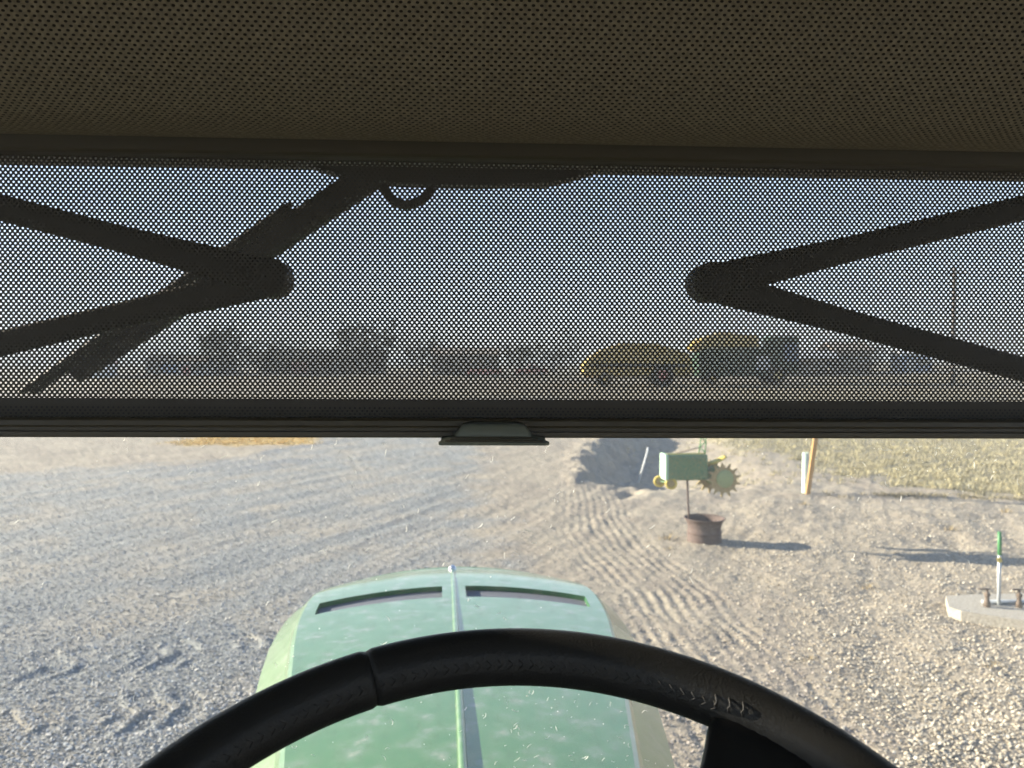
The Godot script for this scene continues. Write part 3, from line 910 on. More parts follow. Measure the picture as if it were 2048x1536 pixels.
func rim_segment(t0: float, t1: float, n: int) -> ArrayMesh:
	var st := sn(true)
	var rings := []
	for k in n + 1:
		var th := lerpf(t0, t1, float(k) / n)
		var end := minf(th - t0, t1 - th) * WR      # metres from the nearer end
		var r0 := TR - 0.0009 * exp(-end / 0.0008)
		var ps := PackedVector3Array()
		for q in 32:
			var ph := TAU * q / 32
			var r := r0
			# fold of leather along the stitched inner side
			r -= 0.0007 * exp(-pow((ph - deg_to_rad(148)) / 0.10, 2.0))
			r += 0.00025 * sin(th * 180.0) * exp(-pow((ph - deg_to_rad(148)) / 0.3, 2.0))
			ps.append(rim_point(th, ph, r))
		rings.append(ps)
	loft(st, rings, true)
	return done(st)

func build_wheel() -> void:
	var t := thing("steering_wheel", "black leather steering wheel with stitched rim above the hood", "steering wheel", Vector3.ZERO)
	t.transform = WHEEL
	var seam := deg_to_rad(-20.5)
	var other := deg_to_rad(160.0)
	part("leather_wrap", rim_segment(seam + 0.0005, other, 220), M.leather, t)
	part("leather_wrap", rim_segment(other - TAU + 0.008, seam - 0.0005, 220), M.leather, t)
	var core := sn(true)
	var rings := []
	for k in 81:
		var ps := PackedVector3Array()
		for q in 12: ps.append(rim_point(TAU * k / 80.0, TAU * q / 12.0, TR - 0.0022))
		rings.append(ps)
	loft(core, rings, false)
	part("rim_core", done(core), M.core, t)
	# V stitches
	var v := sn(true)
	tube(v, [Vector3(-0.0016, 0, -0.0021), Vector3(0.0008, 0.0005, 0), Vector3(-0.0016, 0, 0.0021)], [0.0002, 0.00034, 0.0002], 5)
	var vm := done(v)
	for k in 62:
		var th := seam + 0.02 + (k - 26) * 0.0056 / WR
		if th > deg_to_rad(32.0) or absf(th - seam) < 0.015: continue
		var ph := deg_to_rad(148)
		var nrm := (rim_point(th, ph, 0.02) - rim_point(th, ph, 0.0)).normalized()
		var fw := Vector3(cos(th), 0, sin(th))
		var o := part("stitch", vm, M.stitch, t, Transform3D(Basis(fw, nrm, fw.cross(nrm)), rim_point(th, ph, TR - 0.0002)))
	# gathered loops by the spoke
	for k in 3:
		var th := deg_to_rad(31.5 + k * 1.9)
		var ph := deg_to_rad(140 - k * 4)
		var nrm := (rim_point(th, ph, 0.02) - rim_point(th, ph, 0.0)).normalized()
		var fw := Vector3(cos(th), 0, sin(th))
		var lp := sn(true)
		tube(lp, [Vector3(-0.001, -0.0005, -0.003), Vector3(0, 0.001, -0.0015), Vector3(0.0006, 0.0013, 0), Vector3(0, 0.001, 0.0015), Vector3(0.001, -0.0005, 0.003)], 0.0004, 6)
		part("stitch", done(lp), M.stitch, t, Transform3D(Basis(fw, nrm, fw.cross(nrm)), rim_point(th, ph, TR)))
	# spokes and hub
	for sp in [40.0, 180.0, -82.0]:
		var a := deg_to_rad(sp)
		var dir := Vector3(sin(a), 0, -cos(a))
		var side := Vector3(cos(a), 0, sin(a))
		var st := sn(true)
		var rg := []
		for k in 15:
			var w := k / 14.0
			var rad := lerpf(0.05, 0.185, w)
			var half := lerpf(0.026, 0.019, smoothstep(0.0, 0.6, w)) + 0.009 * pow(smoothstep(0.6, 1.0, w), 2.0)
			var y := lerpf(-0.02, -0.0035, smoothstep(0.1, 0.9, w))
			var th := 0.0085
			var c := dir * rad + Vector3(0, y, 0)
			var ps := PackedVector3Array()
			for q in 20:
				var g := TAU * q / 20
				var cx := signf(cos(g)) * pow(absf(cos(g)), 0.45)
				var cy := signf(sin(g)) * pow(absf(sin(g)), 0.6)
				ps.append(c + side * cx * half + Vector3(0, cy * th, 0))
			rg.append(ps)
		loft(st, rg, true)
		var o := part("spoke", done(st), M.spoke, t)
		var ins := []
		for k in 8:
			var w := lerpf(0.45, 0.86, k / 7.0)
			ins.append(dir * lerpf(0.05, 0.192, w) + side * (0.0125 + 0.003 * w) + Vector3(0, lerpf(-0.02, -0.001, smoothstep(0.1, 0.9, w)) + 0.0079, 0))
		part("inlay_strip", tube_mesh(ins, 0.0007, 6), M.silver, o)
	var hub := sn(true)
	lathe(hub, [Vector2(0.001, -0.045), Vector2(0.045, -0.04), Vector2(0.062, -0.02), Vector2(0.06, -0.008), Vector2(0.045, -0.002), Vector2(0.001, 0.0)], 32)
	part("hub", done(hub), M.spoke, t)

# ---------------------------------------------------------------- yard objects
func gy(x: float, z: float) -> float:
	return height(x, z)

func build_planter() -> void:
	var at := Vector3(2.69, 0, -10.75)
	at.y = gy(at.x, at.z) - 0.015
	var t := thing("wheel_rim_planter", "rusty brown wheel rim planter on the ground under the mailbox", "planter", at)
	var st := sn(true)
	lathe(st, [Vector2(0.235, 0.0), Vector2(0.235, 0.1), Vector2(0.228, 0.115), Vector2(0.238, 0.13), Vector2(0.238, 0.15), Vector2(0.226, 0.165), Vector2(0.228, 0.22), Vector2(0.242, 0.27), Vector2(0.262, 0.305), Vector2(0.283, 0.325), Vector2(0.286, 0.335), Vector2(0.276, 0.338), Vector2(0.25, 0.31), Vector2(0.215, 0.25), Vector2(0.212, 0.15), Vector2(0.212, 0.02)], 40)
	part("rim", done(st), M.rust, t)
	var so := sn(true)
	lathe(so, [Vector2(0.214, 0.19), Vector2(0.16, 0.205), Vector2(0.08, 0.2), Vector2(0.001, 0.21)], 24)
	part("soil", done(so), M.soil, t)

func gear_poly(n: int, r0: float, r1: float) -> PackedVector2Array:
	var o := PackedVector2Array()
	for k in n:
		var a := TAU * k / n
		var s := TAU / n
		for e in [[0.0, r0], [0.22, r0], [0.42, r1 * 0.97], [0.5, r1], [0.56, r1 * 0.96], [0.74, r0]]:
			o.append(Vector2(cos(a + s * e[0]), sin(a + s * e[0])) * e[1])
	return o

func build_mailbox() -> void:
	var px := 2.50
	var pz := -10.8
	var py := gy(2.69, -10.75) + 0.17
	var t := thing("mailbox", "green tractor shaped mailbox on a thin rusty post", "mailbox", Vector3(px, py, pz), deg_to_rad(6.0))
	var y0 := 0.70     # underside of the box above the node
	part("post", tube_mesh([Vector3(-0.005, 0.0, 0), Vector3(-0.03, 0.35, 0.0), Vector3(-0.045, y0 + 0.02, 0)], 0.0145, 10), M.rust, t)
	# box with rolled top edges, nose end on the left
	var poly := PackedVector2Array()
	for k in 9:
		var a := PI * k / 8.0
		poly.append(Vector2(0.135 - 0.045 + cos(a) * 0.045 if k < 5 else -0.135 + 0.045 + cos(a) * 0.045, y0 + 0.34 - 0.045 + sin(a) * 0.045))
	poly.append(Vector2(-0.135, y0)); poly.append(Vector2(0.135, y0))
	var bst := sn()
	prism(bst, poly, -0.28, 0.28, Transform3D(Basis(Vector3.UP, PI / 2), Vector3(-0.08, 0, 0)))
	part("box_body", done(bst), M.mailgreen, t)
	var fpoly := PackedVector2Array()
	for p in poly: fpoly.append(Vector2(p.x * 1.04, y0 + 0.17 + (p.y - y0 - 0.17) * 1.05))
	var fst := sn()
	prism(fst, fpoly, -0.02, 0.02, Transform3D(Basis(Vector3.UP, PI / 2), Vector3(-0.378, 0, 0)))
	part("front_door", done(fst), M.mailpale, t)
	part("underside_rail", box_mesh(Vector3(0.72, 0.035, 0.06), 0.006, Vector3(0.02, y0 - 0.012, 0)), M.mailgreen, t)
	part("top_seam", box_mesh(Vector3(0.54, 0.012, 0.03), 0.004, Vector3(-0.08, y0 + 0.343, 0.03)), M.yellow, t)
	# small front wheels
	for sd in [-1.0, 1.0]:
		var ws := sn(true)
		var xf := Transform3D(Basis(Vector3.UP, deg_to_rad(-18)) * Basis(Vector3.RIGHT, PI / 2), Vector3(-0.36 + 0.05 * sd, y0 - 0.06, 0.11 * sd))
		var rg := []
		for k in 25:
			var a := TAU * k / 24
			rg.append(ring(xf * (Vector3(cos(a), 0, sin(a)) * 0.066), xf.basis * (Vector3(cos(a), 0, sin(a)) * 0.017), xf.basis * Vector3(0, 0.02, 0), 8))
		loft(ws, rg, false)
		var w := part("front_wheel", done(ws), M.yellow, t)
		var hs := sn(true)
		lathe(hs, [Vector2(0.001, -0.012), Vector2(0.056, -0.01), Vector2(0.056, 0.01), Vector2(0.03, 0.014), Vector2(0.001, 0.02)], 18, xf)
		part("hubcap", done(hs), M.gear, w)
	part("front_axle", tube_mesh([Vector3(-0.41, y0 - 0.055, -0.12), Vector3(-0.31, y0 - 0.055, 0.12)], 0.012, 8), M.mailgreen, t)
	# toothed rear wheel
	for sd in [-1.0, 1.0]:
		var gs := sn()
		prism(gs, gear_poly(13, 0.178, 0.245), -0.012, 0.012, Transform3D(Basis(Vector3.UP, deg_to_rad(-4)), Vector3(0.42 - 0.05 * (1 - sd) * 0.5, y0 - 0.01, 0.17 * sd)))
		var gw := part("rear_wheel", done(gs), M.gear, t)
		gw.set_meta("label", "toothed rusty yellow sprocket wheel")
		var ds := sn(true)
		lathe(ds, [Vector2(0.125, -0.014), Vector2(0.125, 0.014), Vector2(0.11, 0.022), Vector2(0.001, 0.026)], 28, Transform3D(Basis(Vector3.RIGHT, PI / 2), Vector3(0.435 - 0.05 * (1 - sd) * 0.5, y0 + 0.005, 0.17 * sd + 0.004)))
		part("wheel_disc", done(ds), M.disc, gw)
	part("rear_axle", tube_mesh([Vector3(0.42, y0, -0.19), Vector3(0.43, y0, 0.19)], 0.018, 8), M.mailgreen, t)
	part("fender_block", box_mesh(Vector3(0.26, 0.13, 0.14), 0.03, Vector3(0.28, y0 + 0.07, 0), Basis(Vector3.BACK, deg_to_rad(28))), M.mailgreen, t)
	# seat
	var ss := sn(true)
	var sr := []
	for k in 7:
		var w := k / 6.0
		sr.append(ring(Vector3(0.27 + 0.23 * w, y0 + 0.2 + 0.05 * w + 0.04 * w * w, 0), Vector3(0, 0.024, 0), Vector3(0, 0, 0.1 * (0.7 + 0.3 * sin(w * PI))), 12))
	loft(ss, sr, true)
	part("seat", done(ss), M.yellow, t)
	part("seat_post", tube_mesh([Vector3(0.3, y0 + 0.1, 0), Vector3(0.36, y0 + 0.22, 0)], 0.015, 8), M.mailgreen, t)
	# lattice of rods standing on the back of the box
	var ls := sn(true)
	for s in [-1.0, 1.0]:
		tube(ls, [Vector3(0.165 + 0.035 * s, y0 + 0.33, 0.03 * s), Vector3(0.185 + 0.028 * s, y0 + 0.52, 0.03 * s), Vector3(0.19 + 0.02 * s, y0 + 0.68, 0.02 * s)], 0.008, 6)
	for k in 4:
		var s := 1.0 if k % 2 else -1.0
		tube(ls, [Vector3(0.17 - 0.035 * s, y0 + 0.35 + k * 0.08, -0.03 * s), Vector3(0.18 + 0.033 * s, y0 + 0.43 + k * 0.08, 0.03 * s)], 0.007, 6)
	part("steering_lattice", done(ls), M.green_tape, t)
	part("control_rod", tube_mesh([Vector3(-0.2, y0 + 0.35, 0.02), Vector3(0.17, y0 + 0.44, 0.02)], 0.006, 6), M.rust, t)

func build_yard_things() -> void:
	var p := Vector3(5.47, 0, -14.25)
	p.y = gy(p.x, p.z) - 0.04
	var t := thing("wooden_stake", "leaning orange brown wooden stake beside the pale green tube", "stake", p)
	part("stake", box_mesh(Vector3(0.085, 1.36, 0.05), 0.006, Vector3(0.085, 0.67, 0.0), Basis(Vector3.BACK, deg_to_rad(-7.5))), M.wood, t)
	p = Vector3(5.5, 0, -14.45)
	p.y = gy(p.x, p.z) - 0.03
	t = thing("tree_guard_tube", "short pale green plastic tube standing beside the wooden stake", "tube", p)
	var st := sn(true)
	lathe(st, [Vector2(0.056, 0.0), Vector2(0.056, 0.79), Vector2(0.05, 0.79), Vector2(0.05, 0.02)], 20)
	part("tube", done(st), M.pvc, t)
	p = Vector3(3.2, 0, -19.5)
	p.y = gy(p.x, p.z) - 0.02
	t = thing("marker_rod", "thin white marker rod standing in the shaded ditch", "marker rod", p)
	part("rod", tube_mesh([Vector3(0, 0, 0), Vector3(0.22, 0.78, 0), Vector3(0.24, 0.9, 0)], 0.021, 8), M.white, t)
	# concrete slab with hydrant pipe and valves
	p = Vector3(5.45, 0, -7.45)
	p.y = gy(p.x, p.z) - 0.03
	t = thing("concrete_slab", "weathered concrete slab under the green tipped pipe", "slab", p, deg_to_rad(2.0))
	var sl := sn()
	prism(sl, PackedVector2Array([Vector2(-1.17, 0.1), Vector2(-1.12, -0.02), Vector2(-0.62, -0.36), Vector2(0.3, -0.62), Vector2(1.6, -0.75), Vector2(1.6, 0.55), Vector2(-0.6, 0.5), Vector2(-0.98, 0.46)]), 0.0, 0.125, Transform3D(Basis(Vector3.RIGHT, -PI / 2), Vector3.ZERO))
	part("slab", done(sl), M.concrete, t)
	var top := p.y + 0.125
	t = thing("standpipe", "thin galvanized pipe with green top standing on the concrete slab", "pipe", Vector3(4.80, top, -7.56))
	part("pipe", tube_mesh([Vector3(0, 0, 0), Vector3(0.0, 0.53, 0)], 0.0165, 14), M.galv, t)
	part("green_sleeve", tube_mesh([Vector3(0, 0.5, 0), Vector3(-0.004, 0.73, 0)], 0.0185, 14), M.green_tape, t)
	part("yellow_tag", box_mesh(Vector3(0.045, 0.05, 0.006), 0.002, Vector3(-0.012, 0.455, 0.02), Basis(Vector3.BACK, deg_to_rad(25))), M.yellow, t)
	for k in 2:
		var q := Vector3(4.66 if k == 0 else 4.96, top, -7.52 + 0.02 * k)
		var vt := thing("water_valve", ["rusty brown valve left of the standpipe on the slab", "rusty brown valve right of the standpipe on the slab"][k], "valve", q, 0.0, "valves on the concrete slab")
		var vb := sn(true)
		lathe(vb, [Vector2(0.001, 0.0), Vector2(0.03, 0.0), Vector2(0.03, 0.05), Vector2(0.02, 0.07), Vector2(0.02, 0.1), Vector2(0.028, 0.11), Vector2(0.028, 0.13), Vector2(0.012, 0.14), Vector2(0.012, 0.17), Vector2(0.001, 0.17)], 14)
		part("valve_body", done(vb), M.valve, vt)
		part("valve_handle", box_mesh(Vector3(0.11, 0.014, 0.02), 0.004, Vector3(-0.03, 0.175, 0.0)), M.valve, vt)
	t = thing("water_pipe", "horizontal grey pipe lying along the slab behind the valves", "pipe", Vector3(4.66, top, -7.6))
	part("pipe", tube_mesh([Vector3(0, 0.022, 0.0), Vector3(0.9, 0.022, -0.02)], 0.02, 10), M.galv, t)
	# weeds
	var wm := tuft_mesh(9, 26, 1.2)
	var spots := [[Vector2(2.2, -10.9), 0.13, "dry weed clump beside the rusty rim planter"], [Vector2(2.49, -6.4), 0.06, "small dry weed on bare dirt near the steering wheel"], [Vector2(6.45, -11.3), 0.12, "dry weed clump behind the standpipe"], [Vector2(5.0, -13.2), 0.1, "dry weed clump in front of the wooden stake"], [Vector2(3.95, -8.5), 0.09, "dry weed clump left of the concrete slab"], [Vector2(4.75, -16.6), 0.16, "dry weed clump between the mailbox wheel and the pale tube"], [Vector2(8.1, -12.6), 0.12, "dry weed clump at the right edge before the grass"], [Vector2(3.9, -6.2), 0.07, "small dry weed in front of the concrete slab"], [Vector2(2.1, -10.3), 0.07, "low dry weed at the left foot of the planter"]]
	for s in spots:
		var v: Vector2 = s[0]
		var w := thing("dry_weed", s[2], "weed", Vector3(v.x, gy(v.x, v.y) - 0.01, v.y), 0.0, "dry weeds in the yard")
		var o := part("stems", wm, M.weed, w)
		o.scale = Vector3(1.6, 0.8, 1.3) * s[1]

# ---------------------------------------------------------------- far background
func tree(label: String, x: float, z: float, h: float, w: float, dark: bool, seed_: int) -> void:
	var r := RandomNumberGenerator.new()
	r.seed = seed_
	var t := thing("bare_tree" if not dark else "evergreen_tree", label, "tree", Vector3(x, gy(x, z) - 0.1, z), 0.0, "trees beyond the yard")
	var st := sn(true)
	tube(st, [Vector3.ZERO, Vector3(0.1, h * 0.3, 0), Vector3(0, h * 0.6, 0.1), Vector3(0.1, h * 0.92, 0)], [0.045 * h, 0.034 * h, 0.02 * h, 0.004 * h], 8)
	var tips := []
	for k in 16:
		var y := h * r.randf_range(0.25, 0.8)
		var a := r.randf() * TAU
		var l := w * r.randf_range(0.3, 0.55)
		var d := Vector3(cos(a), 0, sin(a))
		var e := Vector3(0, y, 0) + d * l + Vector3.UP * l * r.randf_range(0.3, 0.9)
		tube(st, [Vector3(0.05, y, 0), Vector3(0, y, 0) + d * l * 0.5 + Vector3.UP * l * 0.25, e], [0.014 * h, 0.008 * h, 0.003 * h], 5)
		tips.append(e)
	part("trunk", done(st), M.bark, t)
	var cr := sn()
	for k in 900:
		var c: Vector3
		if r.randf() < 0.6: c = tips[r.randi() % tips.size()] + Vector3(r.randfn(), r.randfn(), r.randfn()) * w * 0.11
		else:
			var y := r.randf_range(0.25, 1.0)
			var rad := w * 0.5 * sqrt(maxf(0.05, 1.0 - pow((y - 0.55) / 0.5, 2.0))) * sqrt(r.randf())
			var a := r.randf() * TAU
			c = Vector3(cos(a) * rad, y * h, sin(a) * rad)
		var b := Basis.from_euler(Vector3(r.randf() * TAU, r.randf() * TAU, r.randf() * TAU)) * 0.046 * h
		quad(cr, c - b.x, c + b.y * 0.6, c + b.x, c - b.y * 0.6)
	part("crown", done(cr), M.leaf_dark if dark else M.leaf, t)

func shed(called: String, label: String, x: float, z: float, w: float, h: float, d: float, wall: Material, roof: Material, door: Material, rise := 0.35) -> void:
	var t := thing(called, label, "building", Vector3(x, gy(x, z) - 0.1, z), 0.0, "farm buildings beyond the yard")
	part("wall", box_mesh(Vector3(w, h, d), 0.02, Vector3(0, h / 2, 0)), wall, t)
	var st := sn()
	var e := 0.3
	prism(st, PackedVector2Array([Vector2(-d / 2 - e, h), Vector2(0, h + d * rise * 0.5), Vector2(d / 2 + e, h), Vector2(d / 2 + e, h + 0.15), Vector2(0, h + d * rise * 0.5 + 0.18), Vector2(-d / 2 - e, h + 0.15)]), -w / 2 - e, w / 2 + e, Transform3D(Basis(Vector3.UP, PI / 2), Vector3.ZERO))
	part("roof", done(st), roof, t)
	part("door", box_mesh(Vector3(minf(3.2, w * 0.3), h * 0.75, 0.12), 0.02, Vector3(-w * 0.18, h * 0.375, d / 2 + 0.03)), door, t)
	for k in 2:
		var wd := part("window", box_mesh(Vector3(1.2, 1.0, 0.1), 0.02, Vector3(w * (0.14 + 0.2 * k), h * 0.6, d / 2 + 0.02)), M.white, t)
		part("pane", box_mesh(Vector3(1.0, 0.8, 0.06), 0.0, Vector3(w * (0.14 + 0.2 * k), h * 0.6, d / 2 + 0.055)), M.window_dark, wd)

func far_wheel(parent: Node3D, at: Vector3, r: float, w: float, rim: Material) -> void:
	var xf := Transform3D(Basis(Vector3.RIGHT, PI / 2), at)
	var st := sn(true)
	lathe(st, [Vector2(r * 0.5, -w / 2), Vector2(r * 0.92, -w / 2), Vector2(r, -w * 0.3), Vector2(r, w * 0.3), Vector2(r * 0.92, w / 2), Vector2(r * 0.5, w / 2)], 26, xf)
	var o := part("wheel", done(st), M.tyre, parent)
	var h := sn(true)
	lathe(h, [Vector2(0.001, -w * 0.3), Vector2(r * 0.58, -w * 0.3), Vector2(r * 0.58, w * 0.36), Vector2(r * 0.3, w * 0.3), Vector2(0.001, w * 0.34)], 22, xf)
	part("rim", done(h), rim, o)

func build_far() -> void:
	# yellow hopper machine with a red wheel
	var z := -78.0
	var t := thing("yellow_wagon", "long yellow farm machine with a red wheel seen through the shade", "farm machine", Vector3(13.0, gy(13, z), z))
	var st := sn()
	prism(st, PackedVector2Array([Vector2(-5.9, 1.1), Vector2(-5.9, 2.2), Vector2(-4.4, 3.5), Vector2(-2.0, 4.3), Vector2(1.5, 4.2), Vector2(4.6, 3.2), Vector2(5.0, 1.4), Vector2(3.4, 1.1)]), -1.5, 1.5)
	part("hopper", done(st), M.yellow_far, t)
	part("frame", box_mesh(Vector3(10.6, 0.35, 1.6), 0.05, Vector3(-0.4, 1.05, 0)), M.yellow_far, t)
	part("side_rail", box_mesh(Vector3(9.4, 0.3, 0.2), 0.04, Vector3(-0.4, 2.05, 1.6)), M.black, t)
	far_wheel(t, Vector3(1.9, 1.12, 1.4), 1.12, 0.6, M.red)
	far_wheel(t, Vector3(1.9, 1.12, -1.4), 1.12, 0.6, M.red)
	far_wheel(t, Vector3(-3.8, 0.7, 1.3), 0.7, 0.5, M.yellow_far)
	far_wheel(t, Vector3(-3.8, 0.7, -1.3), 0.7, 0.5, M.yellow_far)
	# green combine with a yellow tank
	z = -84.0
	t = thing("combine_harvester", "dark green harvester with yellow tank top and glazed cab", "harvester", Vector3(24.0, gy(24, z), z))
	st = sn()
	prism(st, PackedVector2Array([Vector2(-4.0, 0.8), Vector2(-4.2, 3.0), Vector2(-3.6, 3.9), Vector2(3.4, 3.9), Vector2(3.6, 0.8)]), -1.6, 1.6)
	part("body", done(st), M.darkgreen, t)
	st = sn()
	prism(st, PackedVector2Array([Vector2(-4.9, 4.0), Vector2(-3.6, 5.0), Vector2(-1.5, 5.6), Vector2(2.2, 5.2), Vector2(2.4, 3.9), Vector2(-4.4, 3.6)]), -1.5, 1.5)
	part("tank_top", done(st), M.yellow_far, t)
	var cab := part("cab", box_mesh(Vector3(3.2, 3.9, 2.6), 0.15, Vector3(5.1, 3.2, 0)), M.darkgreen, t)
	part("cab_window", box_mesh(Vector3(1.5, 2.0, 0.1), 0.02, Vector3(5.8, 3.4, 1.31)), M.window_blue, cab)
	part("side_panel", box_mesh(Vector3(1.5, 1.6, 0.1), 0.03, Vector3(2.7, 2.3, 1.64)), M.white, t)
	far_wheel(t, Vector3(4.2, 0.95, 1.6), 0.95, 0.7, M.yellow_far)
	far_wheel(t, Vector3(4.2, 0.95, -1.6), 0.95, 0.7, M.yellow_far)
	far_wheel(t, Vector3(-2.6, 0.7, 1.4), 0.7, 0.5, M.yellow_far)
	far_wheel(t, Vector3(-2.6, 0.7, -1.4), 0.7, 0.5, M.yellow_far)
	# utility pole
	z = -80.0
	t = thing("utility_pole", "tall wooden utility pole with a crossarm on the right", "utility pole", Vector3(45.6, gy(45.6, z) - 0.3, z))
	part("pole", tube_mesh([Vector3.ZERO, Vector3(0, 12.4, 0)], [0.22, 0.15], 10), M.pole_wood, t)
	part("crossarm", box_mesh(Vector3(2.6, 0.16, 0.14), 0.02, Vector3(0, 11.7, 0.1)), M.pole_wood, t)
	for k in [-1.0, 0.0, 1.0]:
		part("insulator", tube_mesh([Vector3(k * 1.1, 11.75, 0.1), Vector3(k * 1.1, 12.05, 0.1)], 0.06, 8), M.white, t)
	# buildings
	shed("small_barn", "small barn with sunlit white wall and red trim at far left", -64, -120, 3.6, 2.2, 4.0, M.white, M.redbarn, M.redbarn)
	shed("low_shed", "long dark grey shed left of the tall bare tree", -62, -150, 15, 2.6, 7, M.greywall, M.darkroof, M.bluepaint)
	shed("white_garage", "low white garage with a red door near the bare tree", -57, -140, 5.0, 2.4, 5, M.white, M.brownwall, M.red)
	shed("dark_barn", "dark brown barn between the two bare trees", -36, -150, 22, 3.2, 9, M.brownwall, M.darkroof, M.redbarn)
	shed("tan_shed", "wide tan shed in the middle of the skyline", -8.5, -145, 12, 3.6, 8, M.tanwall, M.tanwall, M.brownwall)
	shed("brown_house", "brown house right of the dark green harvester", 58, -135, 6.5, 4.0, 7, M.brownwall, M.tanwall, M.window_dark)
	shed("pale_shed", "pale roofed low shed right behind the harvester", 47, -125, 9, 2.8, 6, M.brownwall, M.white, M.window_dark)
	shed("blue_shed", "small blue shed near the utility pole", 68, -132, 5, 3.0, 4, M.bluepaint, M.white, M.white)
	# parked red trucks
	for e in [[-4.2, -118.0, "red pickup truck parked before the tan shed"], [3.2, -125.0, "red pickup truck parked left of the yellow machine"]]:
		t = thing("parked_truck", e[2], "truck", Vector3(e[0], gy(e[0], e[1]), e[1]), 0.0, "red trucks far behind the yard")
		st = sn()
		prism(st, PackedVector2Array([Vector2(-2.7, 0.5), Vector2(-2.7, 1.15), Vector2(-0.7, 1.2), Vector2(-0.4, 1.85), Vector2(0.9, 1.85), Vector2(1.4, 1.2), Vector2(2.6, 1.1), Vector2(2.7, 0.5)]), -0.95, 0.95)
		part("body", done(st), M.red, t)
		part("window", box_mesh(Vector3(1.2, 0.42, 0.05), 0.01, Vector3(0.25, 1.5, 0.95)), M.window_dark, t)
		for wx in [-1.7, 1.7]:
			for sd in [-1.0, 1.0]: far_wheel(t, Vector3(wx, 0.4, 0.85 * sd), 0.4, 0.25, M.greywall)
	# trees
	tree("tall bare tree left of the dark brown barn", -51.5, -137, 8.0, 6.5, false, 1)
	tree("broad bare tree behind the right end of the dark brown barn", -26.5, -140, 8.5, 9.5, false, 2)
	tree("rounded dark evergreen at the left end of the dark brown barn", -45.0, -155, 5.0, 7.0, true, 3)
	tree("low bare tree between the dark barn and the tan shed", -17.5, -150, 5.2, 8.0, false, 4)
	tree("low dark evergreen right of the tan shed", 1.5, -150, 5.0, 6.0, true, 5)
	tree("dark evergreen at the far left by the small barn", -72.0, -135, 6.0, 9.0, true, 6)
	tree("small bare tree between the brown house and the blue shed", 63.5, -140, 5.0, 6.0, false, 7)
	tree("dark evergreen mass behind the long grey shed", -58.0, -165, 5.5, 11.0, true, 8)
	tree("low bare tree between the white garage and the dark barn", -47.5, -146, 4.5, 8.0, false, 9)
	tree("low dark evergreen just left of the yellow machine", 8.0, -150, 4.6, 9.0, true, 10)
	# hills
	var hs := sn(true)
	var prev := []
	for k in 121:
		var a := deg_to_rad(lerpf(-80.0, 80.0, k / 120.0))
		var hgt := 16.0 + 14.0 * n_big.get_noise_1d(k * 6.0) + 8.0 * n_mid.get_noise_1d(k * 9.0) + 10.0 * smoothstep(0.2, 0.6, a)
		var d := Vector3(sin(a), 0, -cos(a))
		var cur := [d * 2300 + Vector3(0, -2, 0), d * 2450 + Vector3(0, maxf(hgt, 5.0), 0), d * 2650 + Vector3(0, maxf(hgt, 5.0) * 0.9, 0), d * 2900 + Vector3(0, -2, 0)]
		if prev:
			for q in 3: quad(hs, prev[q], prev[q + 1], cur[q + 1], cur[q])
		prev = cur
	tag(part("hills", done(hs), M.hill, self), "low brown hills along the horizon", "hills", "", "structure")

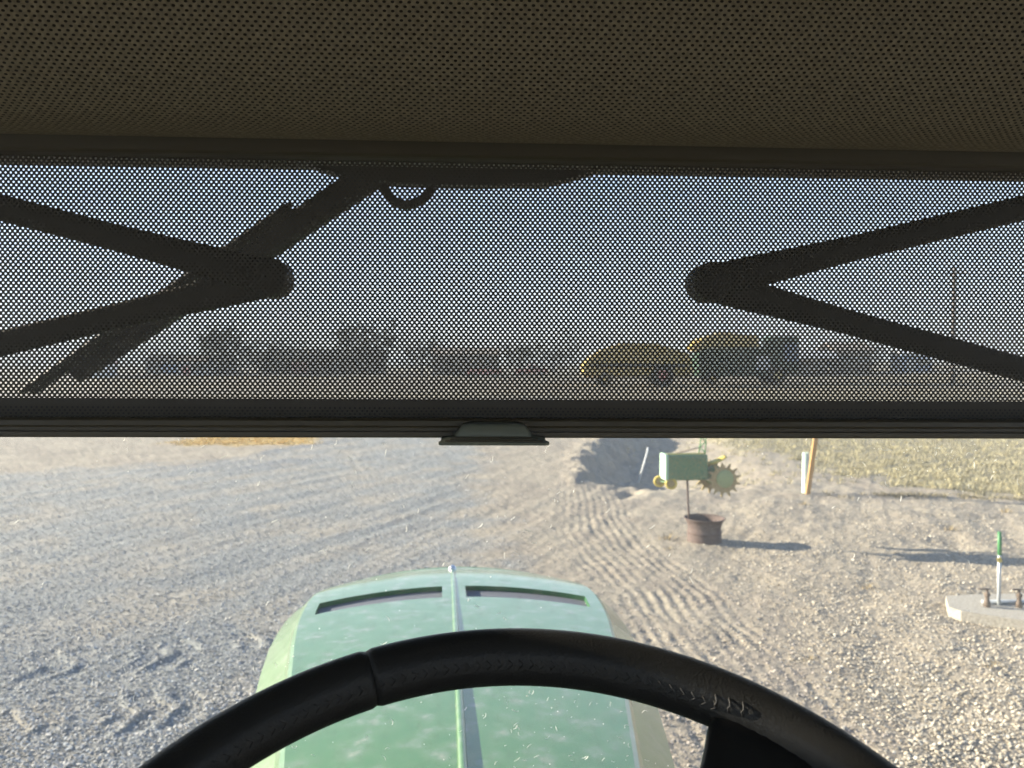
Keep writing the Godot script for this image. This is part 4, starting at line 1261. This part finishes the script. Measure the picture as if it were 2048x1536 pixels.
# ---------------------------------------------------------------- scene
func _ready() -> void:
	rng.seed = 4242
	# camera
	var cam := Camera3D.new()
	cam.name = "camera"
	cam.position = EYE
	cam.rotation_degrees = Vector3(-1.7, 0, 0)
	cam.fov = 52.8
	cam.near = 0.02
	cam.far = 6000.0
	var lens := CameraAttributesPhysical.new()
	lens.frustum_focal_length = 24.17
	lens.exposure_aperture = 14.0
	lens.frustum_focus_distance = 0.55
	lens.frustum_near = 0.02
	lens.frustum_far = 6000.0
	cam.attributes = lens
	add_child(cam)
	# sky and exposure
	var env := Environment.new()
	env.background_mode = Environment.BG_SKY
	var sky := Sky.new()
	var sm := ProceduralSkyMaterial.new()
	sm.sky_top_color = Color(0.125, 0.235, 0.375)
	sm.sky_horizon_color = Color(0.6, 0.7, 0.79)
	sm.sky_curve = 0.125
	sm.ground_bottom_color = Color(0.35, 0.3, 0.25)
	sm.ground_horizon_color = Color(0.6, 0.58, 0.55)
	sm.sun_angle_max = 25.0
	sm.sky_energy_multiplier = 1.0
	sky.sky_material = sm
	env.sky = sky
	env.tonemap_mode = Environment.TONE_MAPPER_LINEAR
	env.tonemap_exposure = 5.2
	env.fog_enabled = true
	env.fog_density = 0.003
	env.fog_light_color = Color(0.78, 0.82, 0.86)
	env.sdfgi_enabled = true
	env.ssao_enabled = true
	env.ssil_enabled = true
	var we := WorldEnvironment.new()
	we.name = "world_environment"
	we.environment = env
	add_child(we)
	# low sun from the left, a little ahead
	var sun := DirectionalLight3D.new()
	sun.name = "sun"
	sun.light_energy = 1.6
	sun.light_color = Color(1.0, 0.96, 0.87)
	sun.light_angular_distance = 0.5
	sun.shadow_enabled = true
	add_child(sun)
	var el := deg_to_rad(16.0)
	var az := deg_to_rad(18.0)
	sun.look_at_from_position(Vector3.ZERO, Vector3(cos(el) * cos(az), -sin(el), cos(el) * sin(az)))
	# noise fields
	n_big = FastNoiseLite.new(); n_big.seed = 1; n_big.frequency = 0.03; n_big.noise_type = FastNoiseLite.TYPE_SIMPLEX
	n_mid = FastNoiseLite.new(); n_mid.seed = 2; n_mid.frequency = 0.05; n_mid.noise_type = FastNoiseLite.TYPE_SIMPLEX; n_mid.fractal_octaves = 3
	n_fine = FastNoiseLite.new(); n_fine.seed = 3; n_fine.frequency = 7.0; n_fine.noise_type = FastNoiseLite.TYPE_SIMPLEX; n_fine.fractal_octaves = 3
	n_cell = FastNoiseLite.new(); n_cell.seed = 4; n_cell.frequency = 14.0; n_cell.noise_type = FastNoiseLite.TYPE_CELLULAR; n_cell.fractal_octaves = 1
	make_materials()
	M.weed = mat(lin(0.32, 0.25, 0.14), 0.9)
	M.window_blue = mat(lin(0.12, 0.2, 0.32), 0.1)
	print("ground"); build_ground()
	print("stones"); build_stones()
	build_grass()
	print("tractor"); build_tractor()
	build_shade()
	build_wiper()
	build_wheel()
	print("yard"); build_planter()
	build_mailbox()
	build_yard_things()
	build_far()
	print("done")
